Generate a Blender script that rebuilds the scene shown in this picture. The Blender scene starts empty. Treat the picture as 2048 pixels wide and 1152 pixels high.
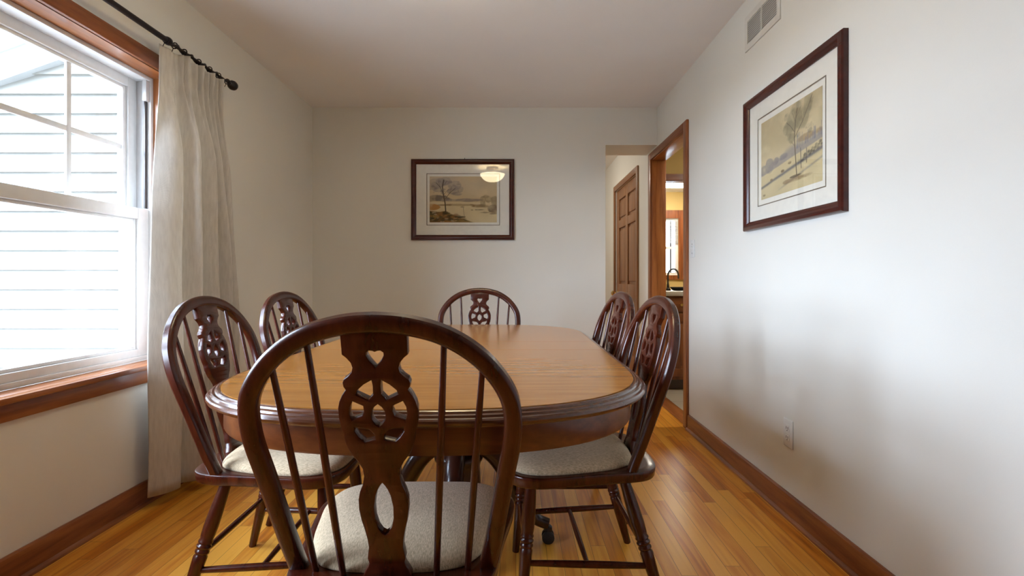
import bpy, bmesh, math, random
import numpy as np
from mathutils import Vector, Matrix
from math import pi, sin, cos, radians as R

random.seed(7)
scene = bpy.context.scene
COL = scene.collection

# ------------------------------------------------------------------ camera
CAM_H = 1.0195
cam_data = bpy.data.cameras.new('camera')
cam_data.sensor_fit = 'HORIZONTAL'
cam_data.sensor_width = 36.0
cam_data.lens = 18.0                      # 1024 px focal length on a 2048 px frame
cam_data.shift_x = -8 / 2048              # principal point at (1032, 558)
cam_data.shift_y = -18 / 2048
cam_data.clip_start = 0.02
cam = bpy.data.objects.new('camera', cam_data)
COL.objects.link(cam)
cam.location = (0, 0, CAM_H)
cam.rotation_euler = (R(90), 0, 0)
scene.camera = cam

# ------------------------------------------------------------------ light and exposure
SKY_BASE, SKY_GLOW = 3.3, 13.8            # overcast sky with a bright patch around the veiled sun
world = bpy.data.worlds.new('sky')
scene.world = world
world.use_nodes = True
wn = world.node_tree
bg = wn.nodes['Background']
wtc = wn.nodes.new('ShaderNodeTexCoord')
wdot = wn.nodes.new('ShaderNodeVectorMath'); wdot.operation = 'DOT_PRODUCT'
wdot.inputs[1].default_value = Vector((-.80, -.48, .29)).normalized()
wn.links.new(wtc.outputs['Generated'], wdot.inputs[0])
wmr = wn.nodes.new('ShaderNodeMapRange'); wmr.interpolation_type = 'SMOOTHERSTEP'
wmr.inputs["From Min"].default_value = .60; wmr.inputs['From Max'].default_value = 1.0
wmr.inputs['To Min'].default_value = SKY_BASE; wmr.inputs['To Max'].default_value = SKY_GLOW
wn.links.new(wdot.outputs['Value'], wmr.inputs['Value'])
bg.inputs[0].default_value = (0.745, 0.90, 1.125, 1)
wn.links.new(wmr.outputs['Result'], bg.inputs[1])
vs = scene.view_settings
vs.view_transform = 'Standard'
vs.look = 'None'
vs.gamma = 1.0
vs.use_curve_mapping = False
vs.exposure = 1.24

def portal(loc, rot, sx, sy):
    l = bpy.data.lights.new('window_portal', 'AREA')
    l.shape = 'RECTANGLE'; l.size = sx; l.size_y = sy
    l.cycles.is_portal = True
    o = bpy.data.objects.new('window_portal', l)
    COL.objects.link(o); o.location = loc; o.rotation_euler = rot

# ------------------------------------------------------------------ room numbers
XL, XR, YB, YR, CZ = -1.687, 1.171, 4.244, -4.6, 2.44
WT = 0.115                                # wall thickness
HALL_Y, HALL_END = 4.60, 7.0
KX = XR + WT

# ------------------------------------------------------------------ materials
def mat(name):
    m = bpy.data.materials.new(name); m.use_nodes = True
    nt = m.node_tree
    return m, nt, nt.nodes['Principled BSDF']

def node(nt, t, **kw):
    n = nt.nodes.new(t)
    for k, v in kw.items():
        setattr(n, k, v)
    return n

def coords(nt, scale=(1, 1, 1), rot=(0, 0, 0)):
    tc = node(nt, 'ShaderNodeTexCoord'); mp = node(nt, 'ShaderNodeMapping')
    mp.inputs['Scale'].default_value = scale; mp.inputs['Rotation'].default_value = rot
    nt.links.new(tc.outputs['Object'], mp.inputs['Vector'])
    return mp.outputs['Vector']

def ramp(nt, fac, stops):
    r = node(nt, 'ShaderNodeValToRGB')
    el = r.color_ramp.elements
    while len(el) < len(stops):
        el.new(0.5)
    for e, (p, c) in zip(el, stops):
        e.position = p; e.color = (*c, 1)
    nt.links.new(fac, r.inputs['Fac'])
    return r.outputs['Color']

def bump(nt, b, height, strength, dist=0.002):
    bn = node(nt, 'ShaderNodeBump')
    bn.inputs['Strength'].default_value = strength; bn.inputs['Distance'].default_value = dist
    nt.links.new(height, bn.inputs['Height']); nt.links.new(bn.outputs['Normal'], b.inputs['Normal'])

def paint(name, col, rough=0.55, spec=0.3, bumpy=0.12, var=0.03):
    m, nt, b = mat(name)
    v = coords(nt, (1, 1, 1))
    n = node(nt, 'ShaderNodeTexNoise'); n.inputs['Scale'].default_value = 2.3
    nt.links.new(v, n.inputs['Vector'])
    lo = tuple(c * (1 - var) for c in col)
    nt.links.new(ramp(nt, n.outputs['Fac'], [(0.3, lo), (0.7, col)]), b.inputs['Base Color'])
    b.inputs['Roughness'].default_value = rough
    b.inputs['Specular IOR Level'].default_value = spec
    if bumpy:
        n2 = node(nt, 'ShaderNodeTexNoise'); n2.inputs['Scale'].default_value = 260
        nt.links.new(v, n2.inputs['Vector'])
        bump(nt, b, n2.outputs['Fac'], bumpy, 0.001)
    return m

def wood(name, dark, light, rough=0.3, axis='X', scale=1.0, coat=0.0, grain=0.5, spec=0.5):
    m, nt, b = mat(name)
    s = {'X': (1.2, 14, 14), 'Y': (14, 1.2, 14), 'Z': (14, 14, 1.2)}[axis]
    v = coords(nt, tuple(k * scale for k in s))
    n = node(nt, 'ShaderNodeTexNoise'); n.inputs['Scale'].default_value = 1.6
    n.inputs['Detail'].default_value = 6; n.inputs['Distortion'].default_value = 0.6
    nt.links.new(v, n.inputs['Vector'])
    v2 = coords(nt, tuple(k * scale * 7 for k in s))
    n2 = node(nt, 'ShaderNodeTexNoise'); n2.inputs['Scale'].default_value = 1.4; n2.inputs['Detail'].default_value = 3
    nt.links.new(v2, n2.inputs['Vector'])
    mx = node(nt, 'ShaderNodeMath', operation='MULTIPLY_ADD')
    nt.links.new(n2.outputs['Fac'], mx.inputs[0]); mx.inputs[1].default_value = grain * 0.6
    nt.links.new(n.outputs['Fac'], mx.inputs[2])
    lo = 0.36 + grain * 0.2; hi = 0.66 + grain * 0.32
    nt.links.new(ramp(nt, mx.outputs[0], [(lo, dark), (hi, light)]), b.inputs['Base Color'])
    b.inputs['Roughness'].default_value = rough
    b.inputs['Specular IOR Level'].default_value = spec
    b.inputs['Coat Weight'].default_value = coat
    b.inputs['Coat Roughness'].default_value = 0.12
    return m

def plain(name, col, rough=0.4, metal=0.0, spec=0.5, coat=0.0):
    m, nt, b = mat(name)
    v = coords(nt, (30, 30, 30))
    n = node(nt, 'ShaderNodeTexNoise'); n.inputs['Scale'].default_value = 1.0
    nt.links.new(v, n.inputs['Vector'])
    nt.links.new(ramp(nt, n.outputs['Fac'], [(0.3, tuple(c * 0.95 for c in col)), (0.7, col)]), b.inputs['Base Color'])
    b.inputs['Roughness'].default_value = rough; b.inputs['Metallic'].default_value = metal
    b.inputs['Specular IOR Level'].default_value = spec; b.inputs['Coat Weight'].default_value = coat
    return m

def glass(name, refl=0.06, rough=0.0):
    m = bpy.data.materials.new(name); m.use_nodes = True
    nt = m.node_tree; nt.nodes.clear()
    out = node(nt, 'ShaderNodeOutputMaterial'); mix = node(nt, 'ShaderNodeMixShader')
    tr = node(nt, 'ShaderNodeBsdfTransparent'); gl = node(nt, 'ShaderNodeBsdfGlossy')
    gl.inputs['Roughness'].default_value = rough
    lw = node(nt, 'ShaderNodeLayerWeight')            # Schlick: refl + (1 - refl) * facing^5, per surface
    pw = node(nt, 'ShaderNodeMath', operation='POWER'); pw.inputs[1].default_value = 5
    nt.links.new(lw.outputs['Facing'], pw.inputs[0])
    mul = node(nt, 'ShaderNodeMath', operation='MULTIPLY_ADD'); mul.use_clamp = True
    nt.links.new(pw.outputs[0], mul.inputs[0]); mul.inputs[1].default_value = 1 - refl; mul.inputs[2].default_value = refl
    nt.links.new(mul.outputs[0], mix.inputs[0])
    nt.links.new(tr.outputs[0], mix.inputs[1]); nt.links.new(gl.outputs[0], mix.inputs[2])
    nt.links.new(mix.outputs[0], out.inputs[0])
    return m

def emit(name, col, strength):
    m, nt, b = mat(name)
    b.inputs['Base Color'].default_value = (*col, 1)
    b.inputs['Emission Color'].default_value = (*col, 1)
    b.inputs['Emission Strength'].default_value = strength
    return m

def floor_mat():
    m, nt, b = mat('oak strip floor')
    tc = node(nt, 'ShaderNodeTexCoord')
    sep = node(nt, 'ShaderNodeSeparateXYZ'); nt.links.new(tc.outputs['Object'], sep.inputs[0])
    com = node(nt, 'ShaderNodeCombineXYZ')
    # each row of boards starts at its own place along the room
    dv = node(nt, 'ShaderNodeMath', operation='DIVIDE'); nt.links.new(sep.outputs['X'], dv.inputs[0]); dv.inputs[1].default_value = 0.057
    fl = node(nt, 'ShaderNodeMath', operation='FLOOR'); nt.links.new(dv.outputs[0], fl.inputs[0])
    wh = node(nt, 'ShaderNodeTexWhiteNoise', noise_dimensions='1D'); nt.links.new(fl.outputs[0], wh.inputs['W'])
    sh = node(nt, 'ShaderNodeMath', operation='MULTIPLY_ADD'); nt.links.new(wh.outputs['Value'], sh.inputs[0]); sh.inputs[1].default_value = 7.3
    nt.links.new(sep.outputs['Y'], sh.inputs[2])
    nt.links.new(sh.outputs[0], com.inputs['X']); nt.links.new(sep.outputs['X'], com.inputs['Y'])
    br = node(nt, 'ShaderNodeTexBrick')
    br.offset = 0.0; br.offset_frequency = 2; br.squash = 1.0; br.squash_frequency = 2
    br.inputs['Scale'].default_value = 1
    br.inputs['Brick Width'].default_value = 0.85; br.inputs['Row Height'].default_value = 0.057
    br.inputs['Mortar Size'].default_value = 0.0007; br.inputs['Mortar Smooth'].default_value = 0.3
    br.inputs['Bias'].default_value = 0.0
    br.inputs['Color1'].default_value = (0, 0, 0, 1); br.inputs['Color2'].default_value = (1, 1, 1, 1)
    br.inputs['Mortar'].default_value = (0.5, 0.5, 0.5, 1)
    nt.links.new(com.outputs[0], br.inputs['Vector'])
    mp = node(nt, 'ShaderNodeMapping'); mp.inputs['Scale'].default_value = (30, 1.6, 1)
    nt.links.new(tc.outputs['Object'], mp.inputs['Vector'])
    # shift the grain from board to board
    ad = node(nt, 'ShaderNodeVectorMath', operation='MULTIPLY_ADD')
    nt.links.new(br.outputs['Color'], ad.inputs[0]); ad.inputs[1].default_value = (17, 9, 5)
    nt.links.new(mp.outputs[0], ad.inputs[2])
    n = node(nt, 'ShaderNodeTexNoise'); n.inputs['Scale'].default_value = 1.5
    n.inputs['Detail'].default_value = 6; n.inputs['Distortion'].default_value = 0.5
    nt.links.new(ad.outputs[0], n.inputs['Vector'])
    s1 = node(nt, 'ShaderNodeSeparateColor'); nt.links.new(br.outputs['Color'], s1.inputs[0])
    f = node(nt, 'ShaderNodeMath', operation='MULTIPLY_ADD')
    nt.links.new(s1.outputs[0], f.inputs[0]); f.inputs[1].default_value = 0.55
    nt.links.new(n.outputs['Fac'], f.inputs[2])
    c = ramp(nt, f.outputs[0], [(0.36, (0.40, 0.105, 0.009)), (0.62, (0.66, 0.222, 0.019)), (0.98, (0.86, 0.40, 0.055))])
    mixm = node(nt, 'ShaderNodeMix', data_type='RGBA')
    nt.links.new(br.outputs['Fac'], mixm.inputs[0]); nt.links.new(c, mixm.inputs[6])
    mixm.inputs[7].default_value = (0.10, 0.028, 0.006, 1)
    nt.links.new(mixm.outputs[2], b.inputs['Base Color'])
    b.inputs['Roughness'].default_value = 0.3
    b.inputs['Specular IOR Level'].default_value = 0.38
    inv = node(nt, 'ShaderNodeMath', operation='SUBTRACT'); inv.inputs[0].default_value = 1
    nt.links.new(br.outputs['Fac'], inv.inputs[1])
    bump(nt, b, inv.outputs[0], 0.25, 0.001)
    return m

def tile_mat():
    m, nt, b = mat('beige floor tile')
    v = coords(nt, (1, 1, 1))
    br = node(nt, 'ShaderNodeTexBrick'); br.offset = 0
    br.inputs['Brick Width'].default_value = 0.305; br.inputs['Row Height'].default_value = 0.305
    br.inputs['Scale'].default_value = 1; br.inputs['Mortar Size'].default_value = 0.004
    br.inputs['Color1'].default_value = (0.50, 0.44, 0.34, 1); br.inputs['Color2'].default_value = (0.44, 0.37, 0.28, 1)
    br.inputs['Mortar'].default_value = (0.30, 0.25, 0.19, 1)
    nt.links.new(v, br.inputs['Vector']); nt.links.new(br.outputs['Color'], b.inputs['Base Color'])
    b.inputs['Roughness'].default_value = 0.4
    return m

def fabric(name, c1, c2, sc=700, rough=0.95, slub=(9, 60, 60)):
    m, nt, b = mat(name)
    v = coords(nt, (1, 1, 1))
    w1 = node(nt, 'ShaderNodeTexWave', wave_type='BANDS', bands_direction='X'); w1.inputs['Scale'].default_value = sc / 6.28
    w2 = node(nt, 'ShaderNodeTexWave', wave_type='BANDS', bands_direction='Y'); w2.inputs['Scale'].default_value = sc / 6.28
    for w in (w1, w2):
        w.inputs['Distortion'].default_value = 1.6; w.inputs['Detail'].default_value = 1
        nt.links.new(v, w.inputs['Vector'])
    mx = node(nt, 'ShaderNodeMath', operation='MULTIPLY')
    nt.links.new(w1.outputs['Fac'], mx.inputs[0]); nt.links.new(w2.outputs['Fac'], mx.inputs[1])
    v2 = coords(nt, slub)
    n = node(nt, 'ShaderNodeTexNoise'); n.inputs['Scale'].default_value = 3; n.inputs['Detail'].default_value = 4
    nt.links.new(v2, n.inputs['Vector'])
    ad = node(nt, 'ShaderNodeMath', operation='MULTIPLY_ADD')
    nt.links.new(mx.outputs[0], ad.inputs[0]); ad.inputs[1].default_value = 0.35; nt.links.new(n.outputs['Fac'], ad.inputs[2])
    nt.links.new(ramp(nt, ad.outputs[0], [(0.35, c1), (0.85, c2)]), b.inputs['Base Color'])
    b.inputs['Roughness'].default_value = rough
    b.inputs['Specular IOR Level'].default_value = 0.15
    b.inputs['Sheen Weight'].default_value = 0.15
    bump(nt, b, ad.outputs[0], 0.35, 0.002)
    return m

def print_mat(name):
    m, nt, b = mat(name)
    a = node(nt, 'ShaderNodeVertexColor'); a.layer_name = 'artwork'
    nt.links.new(a.outputs['Color'], b.inputs['Base Color'])
    b.inputs['Roughness'].default_value = 0.8
    b.inputs['Specular IOR Level'].default_value = 0.1
    return m

WALL = paint('warm off white wall paint', (0.81, 0.79, 0.722))
CEIL = paint('white ceiling paint', (0.915, 0.912, 0.90), 0.8, 0.1, 0.2)
OCHRE = paint('ochre kitchen paint', (0.60, 0.43, 0.16))
FLOOR = floor_mat()
TILE = tile_mat()
TRIM = {a: wood('red brown oak trim ' + a, (0.165, 0.042, 0.012), (0.33, 0.105, 0.03), 0.33, a, 1.0, 0.15) for a in 'XYZ'}
JAMB = {a: wood('orange brown oak jamb ' + a, (0.22, 0.062, 0.015), (0.42, 0.15, 0.04), 0.3, a, 1.0, 0.15) for a in 'XYZ'}
DOORW = {a: wood('oak door ' + a, (0.20, 0.082, 0.03), (0.35, 0.16, 0.065), 0.38, a) for a in 'XYZ'}
CHAIRW = wood('dark walnut stained chair wood', (0.030, 0.0036, 0.0014), (0.074, 0.0125, 0.0040), 0.27, 'Z', 1.2, 0.30, spec=0.34)
EDGEW = wood('dark stained table edge', (0.065, 0.016, 0.0045), (0.15, 0.045, 0.012), 0.25, 'X', 1.0, 0.7)
APRONW = wood('stained table apron', (0.085, 0.019, 0.005), (0.19, 0.054, 0.014), 0.28, 'X', 1.0, 0.3)
TOPW = wood('golden oak table top', (0.36, 0.140, 0.025), (0.48, 0.205, 0.042), 0.17, 'X', 1.8, 0.10, 0.6, spec=0.42)
PEDW = wood('very dark pedestal wood', (0.022, 0.006, 0.004), (0.05, 0.013, 0.007), 0.28, 'Z', 1.0, 0.35)
FRAMEW = wood('mahogany picture frame', (0.040, 0.007, 0.005), (0.075, 0.013, 0.008), 0.27, 'X', 1.0, 0.12, spec=0.4)
VINYL = plain('white window vinyl', (0.80, 0.80, 0.79), 0.35)
WHITE = plain('white plastic', (0.80, 0.80, 0.77), 0.35)
VENTW = plain('painted vent metal', (0.74, 0.715, 0.645), 0.45)
BLACK = plain('black slot', (0.02, 0.02, 0.02), 0.6)
IRON = plain('black wrought iron', (0.014, 0.011, 0.014), 0.38, 0.3)
BRASS = plain('brass', (0.70, 0.52, 0.22), 0.25, 1.0)
STEEL = plain('dark nickel', (0.14, 0.135, 0.13), 0.28, 1.0)
RUBBER = plain('black caster', (0.018, 0.018, 0.022), 0.45)
MATB = plain('cream mat board', (0.86, 0.83, 0.74), 0.85, 0, 0.1)
LINE = plain('brown mat rule', (0.16, 0.12, 0.075), 0.8)
LAMIN = plain('speckled counter', (0.48, 0.43, 0.36), 0.35)
CUSH = fabric('oatmeal seat fabric', (0.39, 0.285, 0.168), (0.80, 0.63, 0.42), 1500, slub=(150, 40, 60))
LINEN = fabric('cream linen curtain', (0.60, 0.56, 0.505), (0.78, 0.74, 0.68), 2200, slub=(30, 30, 5))
def translucent(m, amount):
    nt = m.node_tree; b = nt.nodes['Principled BSDF']; out = nt.nodes['Material Output']
    t = node(nt, 'ShaderNodeBsdfTranslucent'); t.inputs[0].default_value = (0.8, 0.75, 0.66, 1)
    mx = node(nt, 'ShaderNodeMixShader'); mx.inputs[0].default_value = amount
    nt.links.new(b.outputs[0], mx.inputs[1]); nt.links.new(t.outputs[0], mx.inputs[2]); nt.links.new(mx.outputs[0], out.inputs[0])
translucent(LINEN, .18)
PANE = glass('window glass', 0.03)
PICGLASS = glass('picture glass', 0.03)
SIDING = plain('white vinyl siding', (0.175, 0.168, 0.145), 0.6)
FASCIA = plain('white fascia board', (0.27, 0.27, 0.26), 0.5)
SHINGLE = plain('pale grey shingle', (0.42, 0.42, 0.43), 0.9)
LAWN = paint('pale patio', (0.68, 0.67, 0.64), 0.95, 0.1, 0, 0.4)
LAMPG = emit('warm frosted lamp glass', (1.0, 0.85, 0.54), 7.5)
LAMPK = emit('lit kitchen diffuser', (1.0, 0.94, 0.82), 15)
FILLH = emit('hall fill glow', (1.0, 0.96, 0.86), 24)  # glow of the added, unseen hall lamp

# ------------------------------------------------------------------ mesh helpers
def link(name, me, m=None, parent=None, smooth=None):
    o = bpy.data.objects.new(name, me)
    COL.objects.link(o)
    if m is not None:
        me.materials.append(m)
    if parent is not None:
        o.parent = parent
    if smooth is not None:
        me.shade_smooth()
        me.set_sharp_from_angle(angle=R(smooth))
    return o

def obj(name, bm, m, parent=None, smooth=40):
    bmesh.ops.recalc_face_normals(bm, faces=bm.faces)
    me = bpy.data.meshes.new(name)
    bm.to_mesh(me); bm.free()
    return link(name, me, m, parent, smooth)

def empty(name, loc=(0, 0, 0), rz=0):
    o = bpy.data.objects.new(name, None)
    o.empty_display_size = 0.1
    COL.objects.link(o); o.location = loc; o.rotation_euler = (0, 0, rz)
    return o

def tag(o, label=None, cat=None, group=None, kind=None):
    if label: o['label'] = label
    if cat: o['category'] = cat
    if group: o['group'] = group
    if kind: o['kind'] = kind
    return o

def struct(o, label=None):
    o['kind'] = 'structure'
    if label: o['label'] = label
    return o

def box(bm, x0, x1, y0, y1, z0, z1, bevel=0.0, seg=2):
    M = Matrix.Translation(((x0 + x1) / 2, (y0 + y1) / 2, (z0 + z1) / 2)) @ Matrix.Diagonal((x1 - x0, y1 - y0, z1 - z0, 1))
    r = bmesh.ops.create_cube(bm, size=1, matrix=M)
    if bevel > 0:
        es = list({e for v in r['verts'] for e in v.link_edges})
        bmesh.ops.bevel(bm, geom=es, offset=bevel, segments=seg, affect='EDGES', profile=0.5)

def BM(*boxes, bevel=0.0):
    bm = bmesh.new()
    for b in boxes:
        box(bm, *b, bevel=bevel)
    return bm

def rings(bm, rs, close_u=True, cap0=True, cap1=True):
    """skin a list of rings, each a list of points"""
    vv = [[bm.verts.new(p) for p in r] for r in rs]
    n = len(vv[0])
    for a, b in zip(vv, vv[1:]):
        for i in range(n if close_u else n - 1):
            j = (i + 1) % n
            bm.faces.new((a[i], a[j], b[j], b[i]))
    if cap0: bm.faces.new(list(reversed(vv[0])))
    if cap1: bm.faces.new(vv[-1])

def lathe(bm, prof, n=24, M=Matrix.Identity(4)):
    """prof: (radius, z) from bottom to top"""
    rs = []
    for r, z in prof:
        r = max(r, 0.0003)
        rs.append([M @ Vector((r * cos(2 * pi * i / n), r * sin(2 * pi * i / n), z)) for i in range(n)])
    rings(bm, rs)

def along(p0, p1):
    """matrix taking local z 0..1 to the segment p0..p1 (no scale across)"""
    p0, p1 = Vector(p0), Vector(p1)
    d = p1 - p0
    q = Vector((0, 0, 1)).rotation_difference(d.normalized())
    return Matrix.Translation(p0) @ q.to_matrix().to_4x4(), d.length

def rod(bm, p0, p1, r0, r1=None, n=14, belly=0.0):
    M, L = along(p0, p1)
    r1 = r0 if r1 is None else r1
    pr = []
    for k in range(9):
        t = k / 8
        pr.append((r0 + (r1 - r0) * t + belly * sin(pi * t), L * t))
    lathe(bm, pr, n, M)

def tube(bm, pts, radii, n=12, up=Vector((0, 0, 1)), flat=1.0):
    """tube along a polyline; flat scales the section across 'side'"""
    pts = [Vector(p) for p in pts]
    rs = []
    for i, p in enumerate(pts):
        t = (pts[min(i + 1, len(pts) - 1)] - pts[max(i - 1, 0)]).normalized()
        side = t.cross(up)
        if side.length < 1e-4: side = Vector((1, 0, 0))
        side.normalize(); u2 = side.cross(t).normalized()
        r = radii[i] if hasattr(radii, '__len__') else radii
        rs.append([p + side * (r * flat * cos(2 * pi * k / n)) + u2 * (r * sin(2 * pi * k / n)) for k in range(n)])
    rings(bm, rs)

def catmull(pts, per=6, closed=False):
    P = [Vector(p) for p in pts]; n = len(P); out = []
    for i in range(n if closed else n - 1):
        if closed:
            a, b, c, d = P[i - 1], P[i], P[(i + 1) % n], P[(i + 2) % n]
        else:
            a, b, c, d = P[max(i - 1, 0)], P[i], P[i + 1], P[min(i + 2, n - 1)]
        for k in range(per):
            t = k / per
            out.append(0.5 * ((2 * b) + (c - a) * t + (2 * a - 5 * b + 4 * c - d) * t * t + (3 * b - a - 3 * c + d) * t ** 3))
    if not closed: out.append(P[-1])
    return out

def offset2d(pts, d):
    """closed outline (ccw), moved outward by d"""
    n = len(pts); out = []
    for i in range(n):
        a, b = pts[i - 1], pts[(i + 1) % n]
        t = (b - a).normalized()
        out.append(pts[i] + Vector((t.y, -t.x)) * d)
    return out

# ================================================================== ROOM
# floor boards: one slab for dining room and hall
struct(obj('floor', BM((XL - WT, XR + 0.01, YR, HALL_END, -0.1, 0)), FLOOR, smooth=None))
struct(obj('floor.001', BM((XR + 0.01, 4.6, 2.0, 8.35, -0.1, -0.002)), TILE, smooth=None))
struct(obj('ceiling', BM((XL - WT, KX, YR - WT, HALL_END + .1, CZ, CZ + 0.1)), CEIL, smooth=None))
struct(obj('ceiling.001', BM((KX, 4.6, 1.9, 8.35, CZ - 0.03, CZ + 0.1)), CEIL, smooth=None))

# window opening in the left wall
WY0, WY1, WZ0, WZ1 = 1.45, 2.505, 0.625, 1.998
TWY0, TWY1 = 0.255, 1.31                   # its twin nearer the camera, outside the frame
struct(obj('wall_left', BM(
    (XL - WT, XL, YR, TWY0, 0, CZ), (XL - WT, XL, TWY1, WY0, 0, CZ), (XL - WT, XL, WY1, HALL_END, 0, CZ),
    (XL - WT, XL, TWY0, TWY1, 0, WZ0), (XL - WT, XL, TWY0, TWY1, WZ1, CZ),
    (XL - WT, XL, WY0, WY1, 0, WZ0), (XL - WT, XL, WY0, WY1, WZ1, CZ)), WALL, smooth=None))
# doorway in the right wall (OY0..OY1) and the hall door further on
OY0, OY1, OZ = 3.535, 4.405, 2.045
DY0, DY1, DZ = 4.945, 6.01, 2.045
struct(obj('wall_right', BM(
    (XR, KX, YR, OY0, 0, CZ), (XR, KX, OY0, OY1, OZ, CZ), (XR, KX, OY1, DY0, 0, CZ),
    (XR, KX, DY0, DY1, DZ, CZ), (XR, KX, DY1, HALL_END, 0, CZ)), WALL, smooth=None))
HX = 0.742
struct(obj('wall_back', BM((XL, HX, YB, HALL_Y, 0, CZ), (HX, XR, YB, HALL_Y, 2.13, CZ)), WALL, smooth=None))
struct(obj('wall_hall', BM((XL, KX, HALL_END, HALL_END + .1, 0, CZ)), WALL, smooth=None))
# rear wall, well behind the camera
struct(obj('wall_rear', BM((XL - WT, KX, YR - WT, YR, 0, CZ)), WALL, smooth=None))

# kitchen shell
struct(obj('wall_kitchen', BM((KX, 4.6, 1.9, 2.0, 0, CZ), (4.5, 4.6, 2.0, 8.35, 0, CZ), (KX, KX + .1, HALL_END, 8.2, 0, CZ)), OCHRE, smooth=None))
PY0, PY1, PX1 = 5.28, 5.40, 2.45
struct(obj('wall_partition', BM((KX, 1.38, PY0, PY1, 0, CZ), (1.38, PX1, PY0, PY1, 2.10, CZ), (1.38, PX1, PY0, PY1, 0, .86), (PX1, 4.5, PY0, PY1, 0, CZ)), OCHRE, smooth=None))
KW = (2.02, 2.60, 1.08, 1.99)      # kitchen window x0 x1 z0 z1
struct(obj('wall_kitchen_end', BM((KX, KW[0], 8.2, 8.35, 0, CZ), (KW[1], 4.6, 8.2, 8.35, 0, CZ), (KW[0], KW[1], 8.2, 8.35, 0, KW[2]), (KW[0], KW[1], 8.2, 8.35, KW[3], CZ)), OCHRE, smooth=None))

# baseboards: board and shoe moulding swept along the wall
def baseboard(name, p0, p1, inward):
    p0, p1, inn = Vector((*p0, 0)), Vector((*p1, 0)), Vector((*inward, 0))
    prof = [(0, 0), (.026, 0), (.025, .008), (.019, .015), (.0135, .017), (.013, .088), (.011, .098), (.006, .1035), (0, .104)]
    bm = bmesh.new()
    rings(bm, [[p + inn * a + Vector((0, 0, z)) for a, z in prof] for p in (p0, p1)])
    return struct(obj(name, bm, TRIM['Y' if abs(inward[0]) > .5 else 'X'], smooth=30))
baseboard('baseboard_left', (XL, YR), (XL, YB), (1, 0))
baseboard('baseboard_right', (XR, YR), (XR, 3.464), (-1, 0))
baseboard('baseboard_back', (XL + .026, YB), (HX, YB), (0, -1))
baseboard('baseboard_hall', (XR, 4.477), (XR, 4.87), (-1, 0))

# casing of the doorway, moulded boards
def casing(name, runs, m, parent=None):
    bm = bmesh.new()
    for r in runs:
        box(bm, *r, bevel=0.004)
    o = obj(name, bm, m, parent)
    return o
tr = struct(empty('trim_1', (XR, 3.97, 0)))
def lp(x0, x1, y0, y1, z0, z1): return (x0 - XR, x1 - XR, y0 - 3.97, y1 - 3.97, z0, z1)
casing('casing', [lp(XR - .018, XR, 3.465, OY0, 0, 2.102)], TRIM['Z'], tr)
casing('casing', [lp(XR - .018, XR, OY1, 4.476, 0, 2.102)], TRIM['Z'], tr)
casing('casing', [lp(XR - .0175, XR, OY0, OY1, OZ - .002, 2.102)], TRIM['Y'], tr)
casing('jamb', [lp(XR - .004, KX + .004, OY1 - .006, OY1 + .004, 0, OZ)], JAMB['Z'], tr)
casing('jamb', [lp(XR - .004, KX + .004, OY0 - .004, OY0 + .006, 0, OZ)], JAMB['Z'], tr)
casing('head_jamb', [lp(XR - .004, KX + .004, OY0 + .006, OY1 - .006, OZ - .008, OZ + .002)], JAMB['Y'], tr)
casing('threshold', [lp(XR + .0, KX, OY0 + .006, OY1 - .006, 0, .008)], JAMB['Y'], tr)

# hall door with six panels
dr = struct(empty('door_1', (XR, 5.48, 0)), 'six panel oak door closed in the hall wall')
def dp(x0, x1, y0, y1, z0, z1): return (x0 - XR, x1 - XR, y0 - 5.48, y1 - 5.48, z0, z1)
bm = bmesh.new()
rails_z = [(0.01, .23), (.82, .965), (1.60, 1.69), (1.925, DZ - .004)]
stiles_y = [(DY0 + .003, DY0 + .125), (5.43, 5.53), (DY1 - .125, DY1 - .003)]
for a, b_ in stiles_y: box(bm, *dp(XR + .012, XR + .05, a, b_, .01, DZ - .004), bevel=.004)
for a, b_ in rails_z:
    for (s0, s1) in ((stiles_y[0][1], stiles_y[1][0]), (stiles_y[1][1], stiles_y[2][0])):
        box(bm, *dp(XR + .0125, XR + .0495, s0 - .003, s1 + .003, a, b_), bevel=.004)
obj('door_leaf', bm, DOORW['Z'], dr)
for (s0, s1) in ((stiles_y[0][1], stiles_y[1][0]), (stiles_y[1][1], stiles_y[2][0])):
    for (a, b_) in zip(rails_z, rails_z[1:]):
        z0, z1 = a[1] - .003, b_[0] + .003
        bm = BM(dp(XR + .030, XR + .045, s0 - .003, s1 + .003, z0, z1))
        box(bm, *dp(XR + .0175, XR + .032, s0 + .03, s1 - .03, z0 + .033, z1 - .033), bevel=.008)
        obj('door_panel', bm, DOORW['Z'], dr)
casing('casing', [dp(XR - .018, XR, 4.880, DY0, 0, 2.104)], DOORW['Z'], dr)
casing('casing', [dp(XR - .018, XR, DY1, 6.073, 0, 2.104)], DOORW['Z'], dr)
casing('casing', [dp(XR - .0175, XR, DY0, DY1, DZ - .003, 2.104)], DOORW['Y'], dr)
bm = bmesh.new()
Mk = Matrix.Translation(dp(XR + .012, 0, 5.94, 0, .855, 0)[0:1] + (5.94 - 5.48, .855)) @ Matrix.Rotation(-pi / 2, 4, 'Y')
lathe(bm, [(.030, 0), (.030, .004), (.022, .009), (.011, .014), (.010, .03), (.016, .038), (.026, .048), (.029, .060), (.026, .071), (.014, .079), (.002, .081)], 24, Mk)
tag(obj('door_knob', bm, BRASS, dr), 'round brass knob')
for hz in (.25, 1.05, 1.82):
    bm = bmesh.new(); box(bm, *dp(XR - .004, XR + .013, DY0 - .006, DY0 + .006, hz - .045, hz + .045), bevel=.002)
    obj('hinge', bm, BRASS, dr)

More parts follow.
